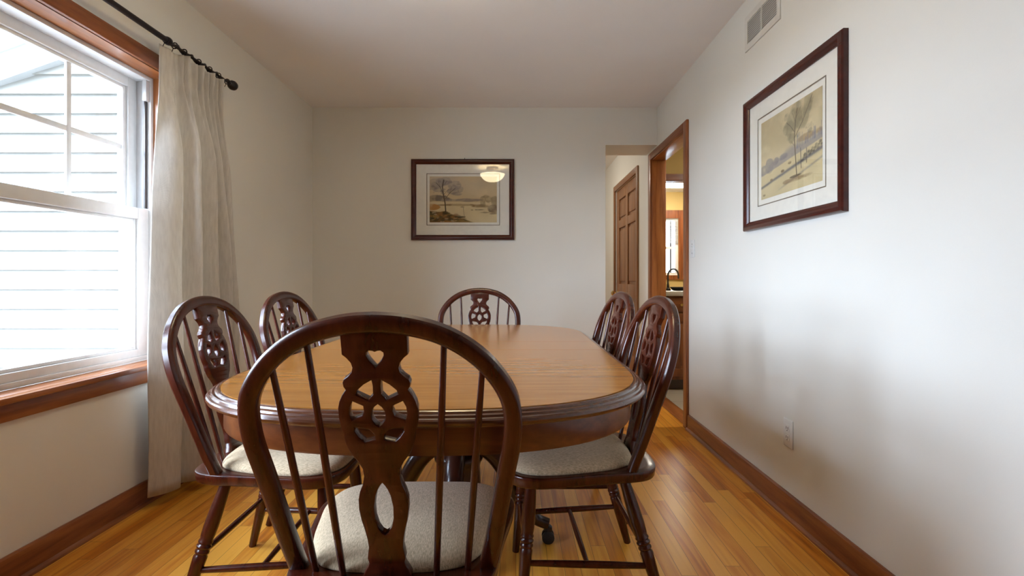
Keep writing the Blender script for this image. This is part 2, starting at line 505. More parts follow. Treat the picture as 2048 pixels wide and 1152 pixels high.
# ================================================================== WINDOW ON THE LEFT
FX = -1.773                                  # plane of the white frame
def window_unit(wname, wlabel, wy0, wy1):
    w1 = struct(empty(wname, (XL, 1.98, WZ0)), wlabel)
    def wp(x0, x1, y0, y1, z0, z1): return (x0 - XL, x1 - XL, y0 - 1.98, y1 - 1.98, z0 - WZ0, z1 - WZ0)
    XO = -1.93                                   # outer face of the frame
    def wbox(name, bs, m, bevel=.002, parent=None):
        parent = parent or w1
        bm = bmesh.new()
        for b_ in bs: box(bm, *wp(*b_), bevel=bevel)
        return obj(name, bm, m, parent)
    WY0, WY1 = wy0, wy1
    fy0, fy1, fz0, fz1 = WY0 + .002, WY1 - .001, WZ0 + .008, WZ1 - .002
    fw = .018
    fr_parts = [(XO, FX, fy0, fy0 + fw, fz0, fz1), (XO, FX, fy1 - fw, fy1, fz0, fz1),
                (XO, FX, fy0 + fw, fy1 - fw, fz1 - fw, fz1), (XO, FX, fy0 + fw, fy1 - fw, fz0, fz0 + .022)]
    wbox('window_frame', fr_parts, VINYL)
    # channel covers beside the upper sash
    uy0, uy1 = fy0 + fw, fy1 - fw                # clear width between the frame sides
    wbox('track', [(-1.797, -1.789, uy1 - .016, uy1 - .0005, 1.36, fz1 - fw - .10), (-1.797, -1.789, uy0 + .0005, uy0 + .016, 1.36, fz1 - fw - .10)], STEEL)
    wbox('track_cover', [(-1.800, -1.780, uy1 - .022, uy1 - .0005, fz1 - fw - .10, fz1 - fw), (-1.800, -1.780, uy0 + .0005, uy0 + .022, fz1 - fw - .10, fz1 - fw)], VINYL)
    # lower sash
    LX0, LX1 = -1.832, -1.783
    ls = wbox('lower_sash', [(LX0, LX1, uy0 + .001, uy0 + .068, fz0 + .022, 1.355), (LX0, LX1, uy1 - .068, uy1 - .001, fz0 + .022, 1.355),
        (LX0, LX1, uy0 + .068, uy1 - .068, 1.303, 1.355), (LX0, LX1, uy0 + .068, uy1 - .068, fz0 + .022, .688)], VINYL, .003)
    gy0, gy1 = uy0 + .068, uy1 - .068
    wbox('glazing_bead', [(LX0 + .012, LX1 - .012, gy0, gy0 + .016, .688, 1.303), (LX0 + .012, LX1 - .012, gy1 - .016, gy1, .688, 1.303),
        (LX0 + .012, LX1 - .012, gy0 + .016, gy1 - .016, 1.289, 1.303), (LX0 + .012, LX1 - .012, gy0 + .016, gy1 - .016, .688, .702)], VINYL, .003, ls)
    wbox('pane', [(-1.810, -1.806, gy0 + .014, gy1 - .014, .70, 1.291)], PANE, 0, ls)
    wbox('sash_lock', [(-1.822, -1.800, WY1 - .26, WY1 - .20, 1.355, 1.366), (-1.818, -1.806, WY1 - .25, WY1 - .227, 1.366, 1.374)], VINYL, .003, ls)
    # upper sash
    UX0, UX1 = -1.888, -1.840
    ub, ut = 1.330, fz1 - fw
    us = wbox('upper_sash', [(UX0, UX1, uy0 + .001, uy0 + .056, ub, ut), (UX0, UX1, uy1 - .056, uy1 - .001, ub, ut),
        (UX0, UX1, uy0 + .056, uy1 - .056, ut - .044, ut), (UX0, UX1, uy0 + .056, uy1 - .056, ub, 1.354)], VINYL, .003)
    hy0, hy1 = uy0 + .056, uy1 - .056
    wbox('glazing_bead', [(UX0 + .01, UX1 - .01, hy0, hy0 + .02, 1.354, ut - .044), (UX0 + .01, UX1 - .01, hy1 - .02, hy1, 1.354, ut - .044),
        (UX0 + .01, UX1 - .01, hy0 + .02, hy1 - .02, ut - .058, ut - .044)], VINYL, .003, us)
    wbox('pane', [(-1.866, -1.862, hy0 + .018, hy1 - .018, 1.354, ut - .05)], PANE, 0, us)
    for q in (1, 2):
        yy = hy0 + (hy1 - hy0) * q / 3
        wbox('muntin', [(-1.868, -1.858, yy - .0115, yy + .0115, 1.354, ut - .05)], VINYL, .002, us)
    wbox('muntin', [(-1.8675, -1.8585, hy0 + .018, hy1 - .018, 1.632, 1.656)], VINYL, .002, us)
    # wood lining, stool, apron and casing
    wbox('jamb_lining', [(FX - .001, XL, WY1 - .002, WY1 + .012, WZ0 + .008, WZ1 + .012), (FX - .001, XL, WY0 - .012, WY0 + .002, WZ0 + .008, WZ1 + .012)], JAMB['Z'], 0)
    wbox('head_lining', [(FX - .001, XL, WY0 + .002, WY1 - .002, WZ1 - .001, WZ1 + .012)], JAMB['Y'], 0)
    e0, e1 = (.068 if wname != 'window_1' else .0), (.068 if wname == 'window_1' else 0.0)
    # casing: the two units share one mullion board
    if wname == 'window_1':
        wbox('casing', [(XL, XL + .018, WY1 - .004, WY1 + .068, WZ0 + .008, WZ1)], TRIM['Z'], .004)
        wbox('casing', [(XL, XL + .018, TWY1 - .002, WY0 + .002, WZ0 + .008, WZ1)], TRIM['Z'], .004)
        wbox('casing', [(XL, XL + .019, TWY0 - .068, WY1 + .068, WZ1, WZ1 + .070)], TRIM['Y'], .005)
        wbox('window_stool', [(FX - .001, XL - .002, WY0 + .002, WY1 - .002, WZ0 - .014, WZ0 + .008), (XL - .002, XL + .036, TWY0 - .085, WY1 + .085, WZ0 - .0139, WZ0 + .0079)], JAMB['Y'], .004)
        wbox('window_apron', [(XL, XL + .016, TWY0 - .068, WY1 + .068, .549, WZ0 - .014)], TRIM['Y'], .005)
    else:
        wbox('casing', [(XL, XL + .018, WY0 - .068, WY0 + .004, WZ0 + .008, WZ1)], TRIM['Z'], .004)
        wbox('window_stool', [(FX - .001, XL - .001, WY0 + .002, WY1 - .002, WZ0 - .014, WZ0 + .008)], JAMB['Y'], .004)
window_unit('window_1', 'white double hung window with oak casing', WY0, WY1)
window_unit('window_4', 'second white double hung window beside the first', TWY0, TWY1)
portal((XL - .3, .78, 1.31), (0, R(-90), 0), 1.5, 1.2)
portal((XL - .3, 1.98, 1.31), (0, R(-90), 0), 1.5, 1.2)

# ================================================================== OUTSIDE
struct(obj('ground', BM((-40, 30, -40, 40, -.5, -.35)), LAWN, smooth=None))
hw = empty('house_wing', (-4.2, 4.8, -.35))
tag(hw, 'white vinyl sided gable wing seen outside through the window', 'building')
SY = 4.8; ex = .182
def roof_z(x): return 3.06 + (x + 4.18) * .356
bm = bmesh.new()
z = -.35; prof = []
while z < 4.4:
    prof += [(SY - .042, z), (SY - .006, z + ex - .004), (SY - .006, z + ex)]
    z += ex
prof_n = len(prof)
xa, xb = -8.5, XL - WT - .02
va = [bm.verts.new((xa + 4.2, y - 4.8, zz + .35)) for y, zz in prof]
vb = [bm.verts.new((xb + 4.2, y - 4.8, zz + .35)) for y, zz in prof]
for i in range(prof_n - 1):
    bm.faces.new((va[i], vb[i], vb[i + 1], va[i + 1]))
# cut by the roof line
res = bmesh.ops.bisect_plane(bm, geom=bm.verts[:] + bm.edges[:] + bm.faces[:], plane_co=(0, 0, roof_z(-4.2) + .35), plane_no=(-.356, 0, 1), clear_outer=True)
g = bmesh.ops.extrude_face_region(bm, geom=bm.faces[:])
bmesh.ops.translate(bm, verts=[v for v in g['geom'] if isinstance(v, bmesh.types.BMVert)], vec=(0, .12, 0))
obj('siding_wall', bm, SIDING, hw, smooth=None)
def rake(name, y0, y1, dz0, dz1, m):
    bm = bmesh.new()
    pts = []
    for x in (-8.7, xb):
        zz = roof_z(x) + .35
        pts.append([(x + 4.2, y0 - 4.8, zz + dz0), (x + 4.2, y1 - 4.8, zz + dz0), (x + 4.2, y1 - 4.8, zz + dz1), (x + 4.2, y0 - 4.8, zz + dz1)])
    rings(bm, pts)
    return obj(name, bm, m, hw, smooth=None)
rake('rake_board', SY - .10, SY + .0, -.02, .24, FASCIA)
rake('roof', SY - .16, SY + 3, .24, .30, SHINGLE)

# ================================================================== CHAIRS
ZS, RAKE, YBK = .436, R(16.75), -.158       # seat height, back rake, where the back meets the seat
def bp(u, v, w=0.0):
    """point on the back: u across, v up along the rake, w out of its plane (rearward)"""
    return Vector((u, YBK - v * sin(RAKE) - w * cos(RAKE), ZS + v * cos(RAKE) - w * sin(RAKE)))
def bq(u, v, w=0.0, flat=False):
    """the same for splat and spindles, whose feet follow the curve of the seat, set back of the bow's feet"""
    d = .040 * (1 if flat else max(0, 1 - (u / .2) ** 2)) * max(0, 1 - v / .5)
    p = bp(u * (1 - d), v + d * max(0, .5835 - .957 * v), w)
    p.y -= d
    return p
BOW_OUT = [(.2035, -.03), (.209, 0), (.2225, .07), (.2345, .145), (.2475, .225), (.2575, .285), (.2600, .33), (.2565, .372), (.246, .405), (.2255, .440), (.198, .473), (.162, .5025), (.121, .525), (.080, .538), (.040, .5455), (0, .5479)]
def seat_outline(k=1.0):
    h = [(0, .232), (.10, .231), (.17, .224), (.218, .200), (.243, .160), (.248, .11), (.240, .05), (.228, -.02), (.219, -.09), (.213, -.15), (.198, -.205), (.165, -.238), (.11, -.251), (0, -.254)]
    pts = h + [(-x, y) for x, y in h[-2:0:-1]]
    c = catmull([(x, y, 0) for x, y in pts], 4, True)
    c = [Vector((p.x, p.y)) for p in c]
    return list(reversed(c))                 # counter clockwise
SEAT = seat_outline()

def loft_outline(outline, prof, z0=0.0, dome=None):
    """prof: (inset, z) from bottom ring to top ring"""
    bm = bmesh.new()
    rs = []
    for ins, z in prof:
        o2 = offset2d(outline, -ins)
        rs.append([Vector((p.x, p.y, z)) for p in o2])
    rings(bm, rs)
    return bm

def make_seat(parent):
    z = ZS
    prof = [(.030, z - .034), (.010, z - .034), (.006, z - .0325), (.003, z - .028), (.001, z - .012), (.000, z - .004), (.0012, z - .0012), (.004, z), (.03, z)]
    return obj('seat', loft_outline(SEAT, prof), CHAIRW, parent)

def make_cushion(parent):
    h = [(0, .220), (.10, .218), (.158, .211), (.202, .186), (.224, .140), (.226, .08), (.216, .02), (.202, -.05), (.184, -.105), (.165, -.142), (.140, -.168), (.09, -.184), (0, -.190)]
    pts = h + [(-x, y) for x, y in h[-2:0:-1]]
    c = [Vector((p.x, p.y)) for p in catmull([(x, y, 0) for x, y in pts], 4, True)]
    c.reverse()
    bm = bmesh.new()
    rs = []
    cy = .03
    for s, z in [(.99, 0), (1, .004), (1.0, .008), (.992, .0125), (.975, .0175), (.94, .0235), (.88, .0295), (.78, .0350), (.64, .0395), (.45, .0430), (.22, .045), (.02, .0455)]:
        rs.append([Vector((p.x * s, cy + (p.y - cy) * s, ZS + .0005 + z)) for p in c])
    rings(bm, rs)
    return obj('seat_cushion', bm, CUSH, parent, smooth=60)

def make_bow(parent):
    half = catmull([(u, v, 0) for u, v in BOW_OUT], 4)
    full = [Vector((p.x, p.y)) for p in half] + [Vector((-p.x, p.y)) for p in reversed(half[:-1])]
    n = len(full); rs = []
    for i, p in enumerate(full):
        t = (full[min(i + 1, n - 1)] - full[max(i - 1, 0)]).normalized()
        nrm = Vector((-t.y, t.x))            # inward
        wd, dp_ = .034, .028
        sec = []
        # rounded section: a across (inward), b out of plane
        for a, b_ in [(.0, -.28), (.10, -.44), (.25, -.5), (.75, -.5), (.92, -.42), (1, -.28), (1, .28), (.92, .42), (.75, .5), (.25, .5), (.10, .44), (0, .28)]:
            q = p + nrm * (a * wd)
            sec.append(bp(q.x, q.y, b_ * dp_))
        rs.append(sec)
    bm = bmesh.new(); rings(bm, rs)
    return obj('back_bow', bm, CHAIRW, parent, smooth=35)

SPLAT = [(.0585, .520), (.0583, .4728), (.0507, .466), (.0438, .457), (.0413, .4475), (.0436, .4386), (.0503, .4307), (.058, .425), (.0608, .4178), (.0598, .41), (.0563, .404), (.0637, .393), (.0696, .3795), (.0725, .3667), (.0724, .3455), (.0696, .3265), (.0650, .313), (.0650, .303), (.0628, .292), (.0600, .2835), (.0545, .270), (.0434, .2543), (.0357, .2385), (.034, .2213), (.0377, .2026), (.044, .1863), (.0477, .1685), (.048, .1465), (.045, .1226), (.04, .1), (.0359, .0769), (.0342, .0566), (.0365, .042), (.038, .03), (.0355, .018), (.0385, .009), (.044, -.0015), (.0485, -.012), (.049, -.045)]
HEART = [(0, .4775), (.0045, .4795), (.010, .480), (.0148, .4765), (.0150, .471), (.0105, .462), (0, .4475)]
CENTRE = [(0, .3745), (.0065, .369), (.0115, .3605), (.0128, .352), (.0112, .342), (.006, .334), (0, .3285)]
TEAR = [(0, .2066), (.004, .2015), (.009, .192), (.014, .178), (.018, .152), (.0175, .125), (.0125, .103), (.006, .091), (0, .087)]
SIDE = [[(.0090, .4225), (.0075, .4127), (.0078, .3945), (.0165, .3838), (.0375, .395), (.035, .403), (.0225, .4145)],
        [(.0455, .3806), (.0510, .369), (.0525, .3545), (.049, .342), (.0300, .3508), (.0262, .361), (.0268, .3713)],
        [(.0095, .312), (.018, .3225), (.045, .328), (.0455, .319), (.038, .306), (.028, .296), (.008, .301)]]
def make_splat(parent):
    cu = bpy.data.curves.new('splat_outline', 'CURVE')
    cu.dimensions = '2D'; cu.fill_mode = 'BOTH'
    cu.extrude = .0065; cu.bevel_depth = .0025; cu.bevel_resolution = 1; cu.offset = -.0025
    def add(pts):
        s = cu.splines.new('POLY'); s.points.add(len(pts) - 1)
        for p, (x, y) in zip(s.points, pts): p.co = (x, y, 0, 1)
        s.use_cyclic_u = True
    add(SPLAT + [(-x, y) for x, y in reversed(SPLAT)])
    for h in (HEART, CENTRE, TEAR):
        add(h + [(-x, y) for x, y in h[-2:0:-1]])
    for h in SIDE:
        add(h); add([(-x, y) for x, y in reversed(h)])
    tmp = bpy.data.objects.new('splat_outline', cu); COL.objects.link(tmp)
    dg = bpy.context.evaluated_depsgraph_get()
    me = bpy.data.meshes.new_from_object(tmp.evaluated_get(dg))
    bpy.data.objects.remove(tmp); bpy.data.curves.remove(cu)
    bm = bmesh.new(); bm.from_mesh(me)
    bmesh.ops.remove_doubles(bm, verts=bm.verts, dist=1e-6)
    for k in range(37):                      # rows of vertices, so that the board can bend smoothly
        bmesh.ops.bisect_plane(bm, geom=bm.verts[:] + bm.edges[:] + bm.faces[:], plane_co=(0, -.04 + k * .015, 0), plane_no=(0, 1, 0))
    bmesh.ops.dissolve_degenerate(bm, dist=2e-5, edges=bm.edges)
    bmesh.ops.recalc_face_normals(bm, faces=bm.faces)
    bm.to_mesh(me); bm.free()
    for v in me.vertices:
        v.co = bq(v.co.x, v.co.y, v.co.z, True)
    me.name = 'splat'
    me.materials.clear()
    return link('splat', me, CHAIRW, parent, 25)

def turned_leg(top, foot):
    M, L = along(foot, top)
    # radius against distance from the foot
    f = [(.0105, 0), (.0130, .004), (.0135, .03), (.0165, .25), (.0195, .42), (.0200, .455), (.0170, .468), (.0165, .474), (.0200, .482), (.0205, .492), (.0175, .503), (.0170, .508), (.0208, .517), (.0212, .527), (.0178, .538), (.0172, .544), (.0205, .552), (.0205, .560), (.0180, .570), (.0200, .60), (.0210, .66), (.0200, .76), (.0170, .90), (.0150, 1.0)]
    bm = bmesh.new()
    lathe(bm, [(r, t * L) for r, t in f], 18, M)
    return bm

REAR_T, REAR_F = (.165, -.135, ZS - .020), (.225, -.255, 0)
FRNT_T, FRNT_F = (.150, .145, ZS - .020), (.180, .180, 0)
def lerp3(a, b, z):
    t = (z - b[2]) / (a[2] - b[2])
    return Vector([b[i] + (a[i] - b[i]) * t for i in range(3)])

def make_chair():
    root = empty('dining_chair')
    make_seat(root); make_cushion(root); make_bow(root); make_splat(root)
    for s in (-1, 1):
        for (u0, v0, u1, v1) in ((.188, .444, .153, -.030), (.121, .494, .094, -.040)):
            bm = bmesh.new()
            M, L = along(bq(s * u1, v1), bq(s * u0, v0))
            lathe(bm, [(.0060, 0), (.0066, .1 * L), (.0072, .4 * L), (.0066, .75 * L), (.0056, L)], 14, M)
            obj('spindle', bm, CHAIRW, root)
    for s in (-1, 1):
        obj('leg', turned_leg((s * REAR_T[0], *REAR_T[1:]), (s * REAR_F[0], *REAR_F[1:])), CHAIRW, root)
        obj('leg', turned_leg((s * FRNT_T[0], *FRNT_T[1:]), (s * FRNT_F[0], *FRNT_F[1:])), CHAIRW, root)
    def mir(p, s): return Vector((p[0] * s, p[1], p[2]))
    for s in (-1, 1):
        bm = bmesh.new()
        rod(bm, mir(lerp3(REAR_T, REAR_F, .150), s), mir(lerp3(FRNT_T, FRNT_F, .150), s), .0085, .0085, 14, .0025)
        obj('side_stretcher', bm, CHAIRW, root)
    a = (lerp3(REAR_T, REAR_F, .150) + lerp3(FRNT_T, FRNT_F, .150)) / 2
    bm = bmesh.new(); rod(bm, mir(a, -1), a, .0075, .0075, 14, .002); obj('cross_stretcher', bm, CHAIRW, root)
    a = lerp3(REAR_T, REAR_F, .195)
    bm = bmesh.new(); rod(bm, mir(a, -1), a, .0078, .0078, 14, .002); obj('rear_stretcher', bm, CHAIRW, root)
    a = lerp3(FRNT_T, FRNT_F, .195)
    bm = bmesh.new(); rod(bm, mir(a, -1), a, .0078, .0078, 14, .002); obj('front_stretcher', bm, CHAIRW, root)
    return root

def copy_tree(o, parent=None):
    c = o.copy(); COL.objects.link(c)
    if parent is not None: c.parent = parent
    for ch in list(o.children):
        copy_tree(ch, c)
    return c

chair0 = make_chair()
spots = [(-.251, 1.202, 0.6, 'dark wood dining chair in the foreground, seen from behind at the near table end'),
         (.187, 1.745, 92.7, 'dark wood dining chair at the right side of the table, the one nearer the camera'),
         (-.748, 1.735, -89, 'dark wood dining chair under the window curtain, the nearer one on the left table side'),
         (-.231, 2.967, 180, 'dining chair at the far table end, facing the camera below the framed landscape'),
         (.180, 2.33, 95, 'dining chair on the right table side, behind another, overlapping the hall door'),
         (-.757, 2.33, -93, 'dining chair on the left table side, the farther one near the back corner')]
for i, (x, y, a, lab) in enumerate(spots):
    c = chair0 if i == 0 else copy_tree(chair0)
    c.location = (x, y, 0); c.rotation_euler = (0, 0, R(a))
    tag(c, lab, 'chair', 'bow back dining chairs around the table')

# ================================================================== TABLE
TX, TY, TZ = -.221, 1.97, .76
table = empty('dining_table', (TX, TY, 0))
tag(table, 'oval oak pedestal dining table with golden top and dark moulded edge', 'table')
TA, TBL, TST = .571, .50, .482
def table_outline(n=44):
    pts = []
    q = 2 / 2.5
    for k in range(n + 1):                   # far end, from right to left
        t = pi * k / n
        c, s = cos(t), sin(t)
        pts.append(Vector((math.copysign(abs(c) ** q, c) * TA, TST + abs(s) ** q * TBL)))
    for k in range(n + 1):
        t = pi + pi * k / n
        c, s = cos(t), sin(t)
        pts.append(Vector((math.copysign(abs(c) ** q, c) * TA, -TST - abs(s) ** q * TBL)))
    return pts
TOUT = table_outline()
def ring_mesh(prof, capped=True):
    bm = bmesh.new()
    rs = [[Vector((p.x, p.y, z)) for p in offset2d(TOUT, -ins)] for ins, z in prof]
    rings(bm, rs, True, capped, capped)
    return bm
RIM_PROF = [(.050, TZ - .034), (.016, TZ - .034), (.009, TZ - .0315), (.007, TZ - .0285), (.002, TZ - .0265), (0, TZ - .0215), (.0008, TZ - .0165), (.0035, TZ - .0135), (.0080, TZ - .0122), (.0088, TZ - .0130), (.0096, TZ - .0112), (.0108, TZ - .0080), (.0140, TZ - .0062), (.0178, TZ - .0060), (.0186, TZ - .0070), (.0194, TZ - .0052), (.0210, TZ - .0026), (.0245, TZ - .0010), (.0285, TZ - .0012), (.0300, TZ - .0036), (.0318, TZ - .0036)]
def cut(bm, y0, y1):
    for co, no in (((0, y0, 0), (0, -1, 0)), ((0, y1, 0), (0, 1, 0))):
        r = bmesh.ops.bisect_plane(bm, geom=bm.verts[:] + bm.edges[:] + bm.faces[:], plane_co=co, plane_no=no, clear_outer=True)
        ed = [e for e in r['geom_cut'] if isinstance(e, bmesh.types.BMEdge)]
        if ed:
            bmesh.ops.holes_fill(bm, edges=ed, sides=0)
    return bm
S0, S1, GP = 1.876 - TY, 2.124 - TY, .0014
def top_piece(y0, y1):
    bm = bmesh.new()
    o2 = offset2d(TOUT, -.0316)
    rings(bm, [[Vector((p.x, p.y, z)) for p in o2] for z in (TZ - .026, TZ)])
    return cut(bm, y0, y1)
for nm, y0, y1 in (('table_top', -2, S0 - GP), ('table_leaf', S0 + GP, S1 - GP), ('table_top', S1 + GP, 2)):
    t = obj(nm, top_piece(y0, y1), TOPW, table, smooth=30)
    rim = bmesh.new()
    rs = [[Vector((p.x, p.y, z)) for p in offset2d(TOUT, -ins)] for ins, z in RIM_PROF]
    rings(rim, rs + [rs[0]], True, False, False)
    bmesh.ops.remove_doubles(rim, verts=rim.verts, dist=1e-6)
    cut(rim, y0, y1)
    if nm == 'table_leaf':                   # the leaf carries one length of moulding at each side
        for sx in (-1, 1):
            half = rim.copy()
            bmesh.ops.delete(half, geom=[v for v in half.verts if v.co.x * sx < 0], context='VERTS')
            obj('moulded_edge', half, EDGEW, t, smooth=25)
        rim.free()
    else:
        obj('moulded_edge', rim, EDGEW, t, smooth=25)
bm = bmesh.new()
rs = [[Vector((p.x, p.y, z)) for p in offset2d(TOUT, -ins)] for ins, z in [(.038, .7255), (.038, .668), (.041, .663), (.060, .663), (.060, .7255)]]
rings(bm, rs + [rs[0]], True, False, False)
bmesh.ops.remove_doubles(bm, verts=bm.verts, dist=1e-6)
obj('apron', bm, APRONW, table, smooth=35)
bm = bmesh.new()
box(bm, -.30, .30, -.35, .35, .700, .728, bevel=.004)
obj('table_bearer', bm, PEDW, table)
bm = bmesh.new()
lathe(bm, [(.075, .16), (.088, .175), (.09, .20), (.085, .22), (.082, .30), (.086, .315), (.093, .325), (.095, .338), (.088, .350), (.074, .356), (.066, .372), (.062, .40), (.066, .44), (.080, .49), (.088, .53), (.085, .57), (.070, .60), (.062, .615), (.075, .63), (.11, .65), (.15, .68), (.15, .705)], 32, Matrix.Translation((0, .012, 0)))
obj('pedestal', bm, PEDW, table)
for k in range(4):
    ca, sa = cos(k * pi / 2), sin(k * pi / 2)
    path = catmull([(.055, .355), (.105, .362), (.155, .320), (.200, .245), (.245, .160), (.295, .095), (.345, .072)], 4)
    rad = [.030 + .010 * sin(pi * min(1, i / (len(path) - 1) * 1.15)) - .009 * (i / (len(path) - 1)) for i in range(len(path))]
    bm = bmesh.new()
    tube(bm, [(p.x * ca, p.x * sa + .012, p.y) for p in path], rad, 14, Vector((-sa, ca, 0)), 1.0)
    lg = obj('pedestal_foot', bm, PEDW, table, smooth=60)
    bm = bmesh.new()
    cx, cy_ = .345 * ca, .345 * sa + .012
    for sgn in (-1, 1):
        M = Matrix.Translation((cx - sa * sgn * .004, cy_ + ca * sgn * .004, .024)) @ Matrix.Rotation(k * pi / 2, 4, 'Z') @ Matrix.Rotation(-sgn * pi / 2, 4, 'X')
        lathe(bm, [(.018, 0), (.024, .002), (.024, .013), (.016, .016), (.004, .0165)], 18, M)
    lathe(bm, [(.012, .040), (.016, .048), (.016, .062), (.010, .068)], 14, Matrix.Translation((cx, cy_, 0)))
    obj('caster', bm, RUBBER, lg)

# ================================================================== CURTAIN AND ROD
RX, RZ = -1.600, 2.113
rd = empty('curtain_rod', (RX, 1.98, RZ))
tag(rd, 'black wrought iron curtain rod with ball finials above the window', 'curtain rod')
bm = bmesh.new(); rod(bm, (0, -1.60, 0), (0, .372, 0), .0125, .0125, 18)
lathe(bm, [(.0125, 0), (.0175, .003), (.019, .012), (.0175, .020), (.010, .026)], 18, Matrix.Translation((0, .362, 0)) @ Matrix.Rotation(-pi / 2, 4, 'X'))
obj('rod_sleeve', bm, IRON, rd)
def twisted(y0, y1):
    """square bar twisted like rope"""
    bm = bmesh.new(); rs = []
    n = max(20, int(abs(y1 - y0) / .006))
    for i in range(n + 1):
        y = y0 + (y1 - y0) * i / n; a = y * 2 * pi / .105
        cx, cz = .0035 * cos(a * 1), .0035 * sin(a * 1)
        rs.append([Vector((cx + .0085 * (1 + .28 * cos(2 * (t - a))) * cos(t), y, cz + .0085 * (1 + .28 * cos(2 * (t - a))) * sin(t))) for t in [2 * pi * k / 16 for k in range(16)]])
    rings(bm, rs)
    return bm
obj('twisted_bar', twisted(.38, .885), IRON, rd, smooth=60)
obj('twisted_bar', twisted(-1.60, -2.085), IRON, rd, smooth=60)
for s in (-1, 1):
    bm = bmesh.new()
    lathe(bm, [(.008, -.012), (.012, -.006), (.010, 0), (.018, .006), (.0245, .017), (.027, .030), (.0245, .043), (.016, .053), (.003, .057)], 20,
          Matrix.Translation((0, .882 if s > 0 else -2.082, 0)) @ Matrix.Rotation(-s * pi / 2, 4, 'X'))
    obj('finial', bm, IRON, rd)
    bm = bmesh.new()
    by = .80 if s > 0 else -2.0
    tube(bm, [(0, by, -.010), (-.02, by, -.022), (XL - RX + .012, by, -.025), (XL - RX + .002, by, -.025)], .006, 10)
    box(bm, XL - RX, XL - RX + .006, by - .014, by + .014, -.06, .01, bevel=.002)
    obj('bracket', bm, IRON, rd)

def smooth01(t): t = max(0, min(1, t)); return t * t * (3 - 2 * t)
def curtain():
    # pleats (peaks) and the valleys between them along the wall, at the header and at the hem
    pk_top = [2.400, 2.468, 2.580, 2.672, 2.752]
    pk_bot = [2.360, 2.470, 2.648, 2.778, 2.880]
    va_top = [2.334, 2.432, 2.522, 2.628, 2.712, 2.842]
    va_bot = [2.254, 2.415, 2.560, 2.720, 2.828, 2.925]
    amp_t = [.012, .040, .040, .040, .040]
    amp_b = [.055, .105, .100, .090, .070]
    base_b = [.0, .030, -.004, -.006, -.006, -.004]    # how far the valleys stand off the wall low down
    zs = []
    z = .055
    while z < 1.80: zs.append(z); z += .045
    while z <= 2.0955: zs.append(z); z += .0105
    PER = 56
    rows = []
    for z in zs:
        f = smooth01((2.0 - z) / 1.2)           # 0 at the header, 1 low down
        g = smooth01((1.985 - z) / .40)         # opening of the folds below the pinch
        pinch = math.exp(-((z - 1.985) / (.05 if z > 1.985 else .035)) ** 2)
        head = smooth01((z - 1.965) / .04)
        row = []
        for k in range(5):
            mix = lambda a, b_: a + (b_ - a) * f
            v0, p, v1 = mix(va_top[k], va_bot[k]), mix(pk_top[k], pk_bot[k]), mix(va_top[k + 1], va_bot[k + 1])
            A = amp_t[k] + (amp_b[k] - amp_t[k]) * g
            for i in range(PER):
                t = i / PER
                y = v0 + (p - v0) * (t * 2) if t < .5 else p + (v1 - p) * (t * 2 - 1)
                c = (.5 - .5 * cos(2 * pi * t)) ** (2.2 - 1.72 * g)
                b0 = base_b[k] + (base_b[k + 1] - base_b[k]) * t
                x = A * c + b0 * g
                if k >= 1:
                    near = math.exp(-((t - .5) / .19) ** 2)
                    # three narrow ridges above the pinch, a tight waist at it
                    env = head + (1 - head) * .9 * math.exp(-max(0, 1.985 - z) / .11)
                    x += env * near * .034 * ((.5 + .5 * cos(2 * pi * (t - .5) / .17)) ** .6 - .5)
                    x -= pinch * near * .010
                    y += (p - y) * .60 * pinch * math.exp(-((t - .5) / .26) ** 2)
                x += (.007 * sin(2.6 * z + 1.9 * k) + .004 * sin(7.3 * z + 3 * k + 5 * t)) * g
                y += .006 * sin(2.1 * z + 1.3 * k) * g * min(1, i / 9 + k)
                row.append(Vector((RX - .026 + x, y, z)))
        row.append(Vector((RX - .026, va_top[5] + (va_bot[5] - va_top[5]) * f, z)))
        rows.append(row)
    bm = bmesh.new()
    rings(bm, rows, False, False, False)
    return bm
cb = curtain()
bmesh.ops.recalc_face_normals(cb, faces=cb.faces)
me = bpy.data.meshes.new('window_curtain'); cb.to_mesh(me); cb.free()
cur = empty('window_curtain', (0, 0, 0))
tag(cur, 'cream linen pinch pleat curtain hanging at the right of the window', 'curtain')
pn = link('curtain_panel', me, LINEN, cur, 60)
so = pn.modifiers.new('cloth thickness', 'SOLIDIFY'); so.thickness = .0022; so.offset = 0
for yk in (2.340, 2.400, 2.468, 2.580, 2.672, 2.752, 2.835):
    bm = bmesh.new()
    tube(bm, [(RX + .0135 * cos(a), yk, RZ + .0135 * sin(a)) for a in [2 * pi * k / 16 for k in range(17)]], .0028, 8, Vector((0, 1, 0)))
    rod(bm, (RX - .006, yk, RZ - .012), (RX - .014, yk, RZ - .030), .0016)
    obj('curtain_ring', bm, IRON, cur)

# ================================================================== PICTURES
def smoothstep(a, b, x):
    t = np.clip((x - a) / (b - a), 0, 1); return t * t * (3 - 2 * t)
def fbm(u, v, seed, oct_=4, base=4):
    rng = np.random.RandomState(seed); out = np.zeros_like(u); amp = 1
    for o in range(oct_):
        n = base * 2 ** o
        gr = rng.rand(n + 2, n + 2)
        x = np.clip(u, 0, .9999) * n; y = np.clip(v, 0, .9999) * n
        xi = x.astype(int); yi = y.astype(int); fx = x - xi; fy = y - yi
        fx = fx * fx * (3 - 2 * fx); fy = fy * fy * (3 - 2 * fy)
        a = gr[yi, xi] * (1 - fx) + gr[yi, xi + 1] * fx
        b = gr[yi + 1, xi] * (1 - fx) + gr[yi + 1, xi + 1] * fx
        out += amp * (a * (1 - fy) + b * fy); amp *= .5
    return out / (2 - .5 ** (oct_ - 1))
def srgb(r, g, b): return np.array([((c / 255 + .055) / 1.055) ** 2.4 if c > 10 else c / 3294.6 for c in (r, g, b)])
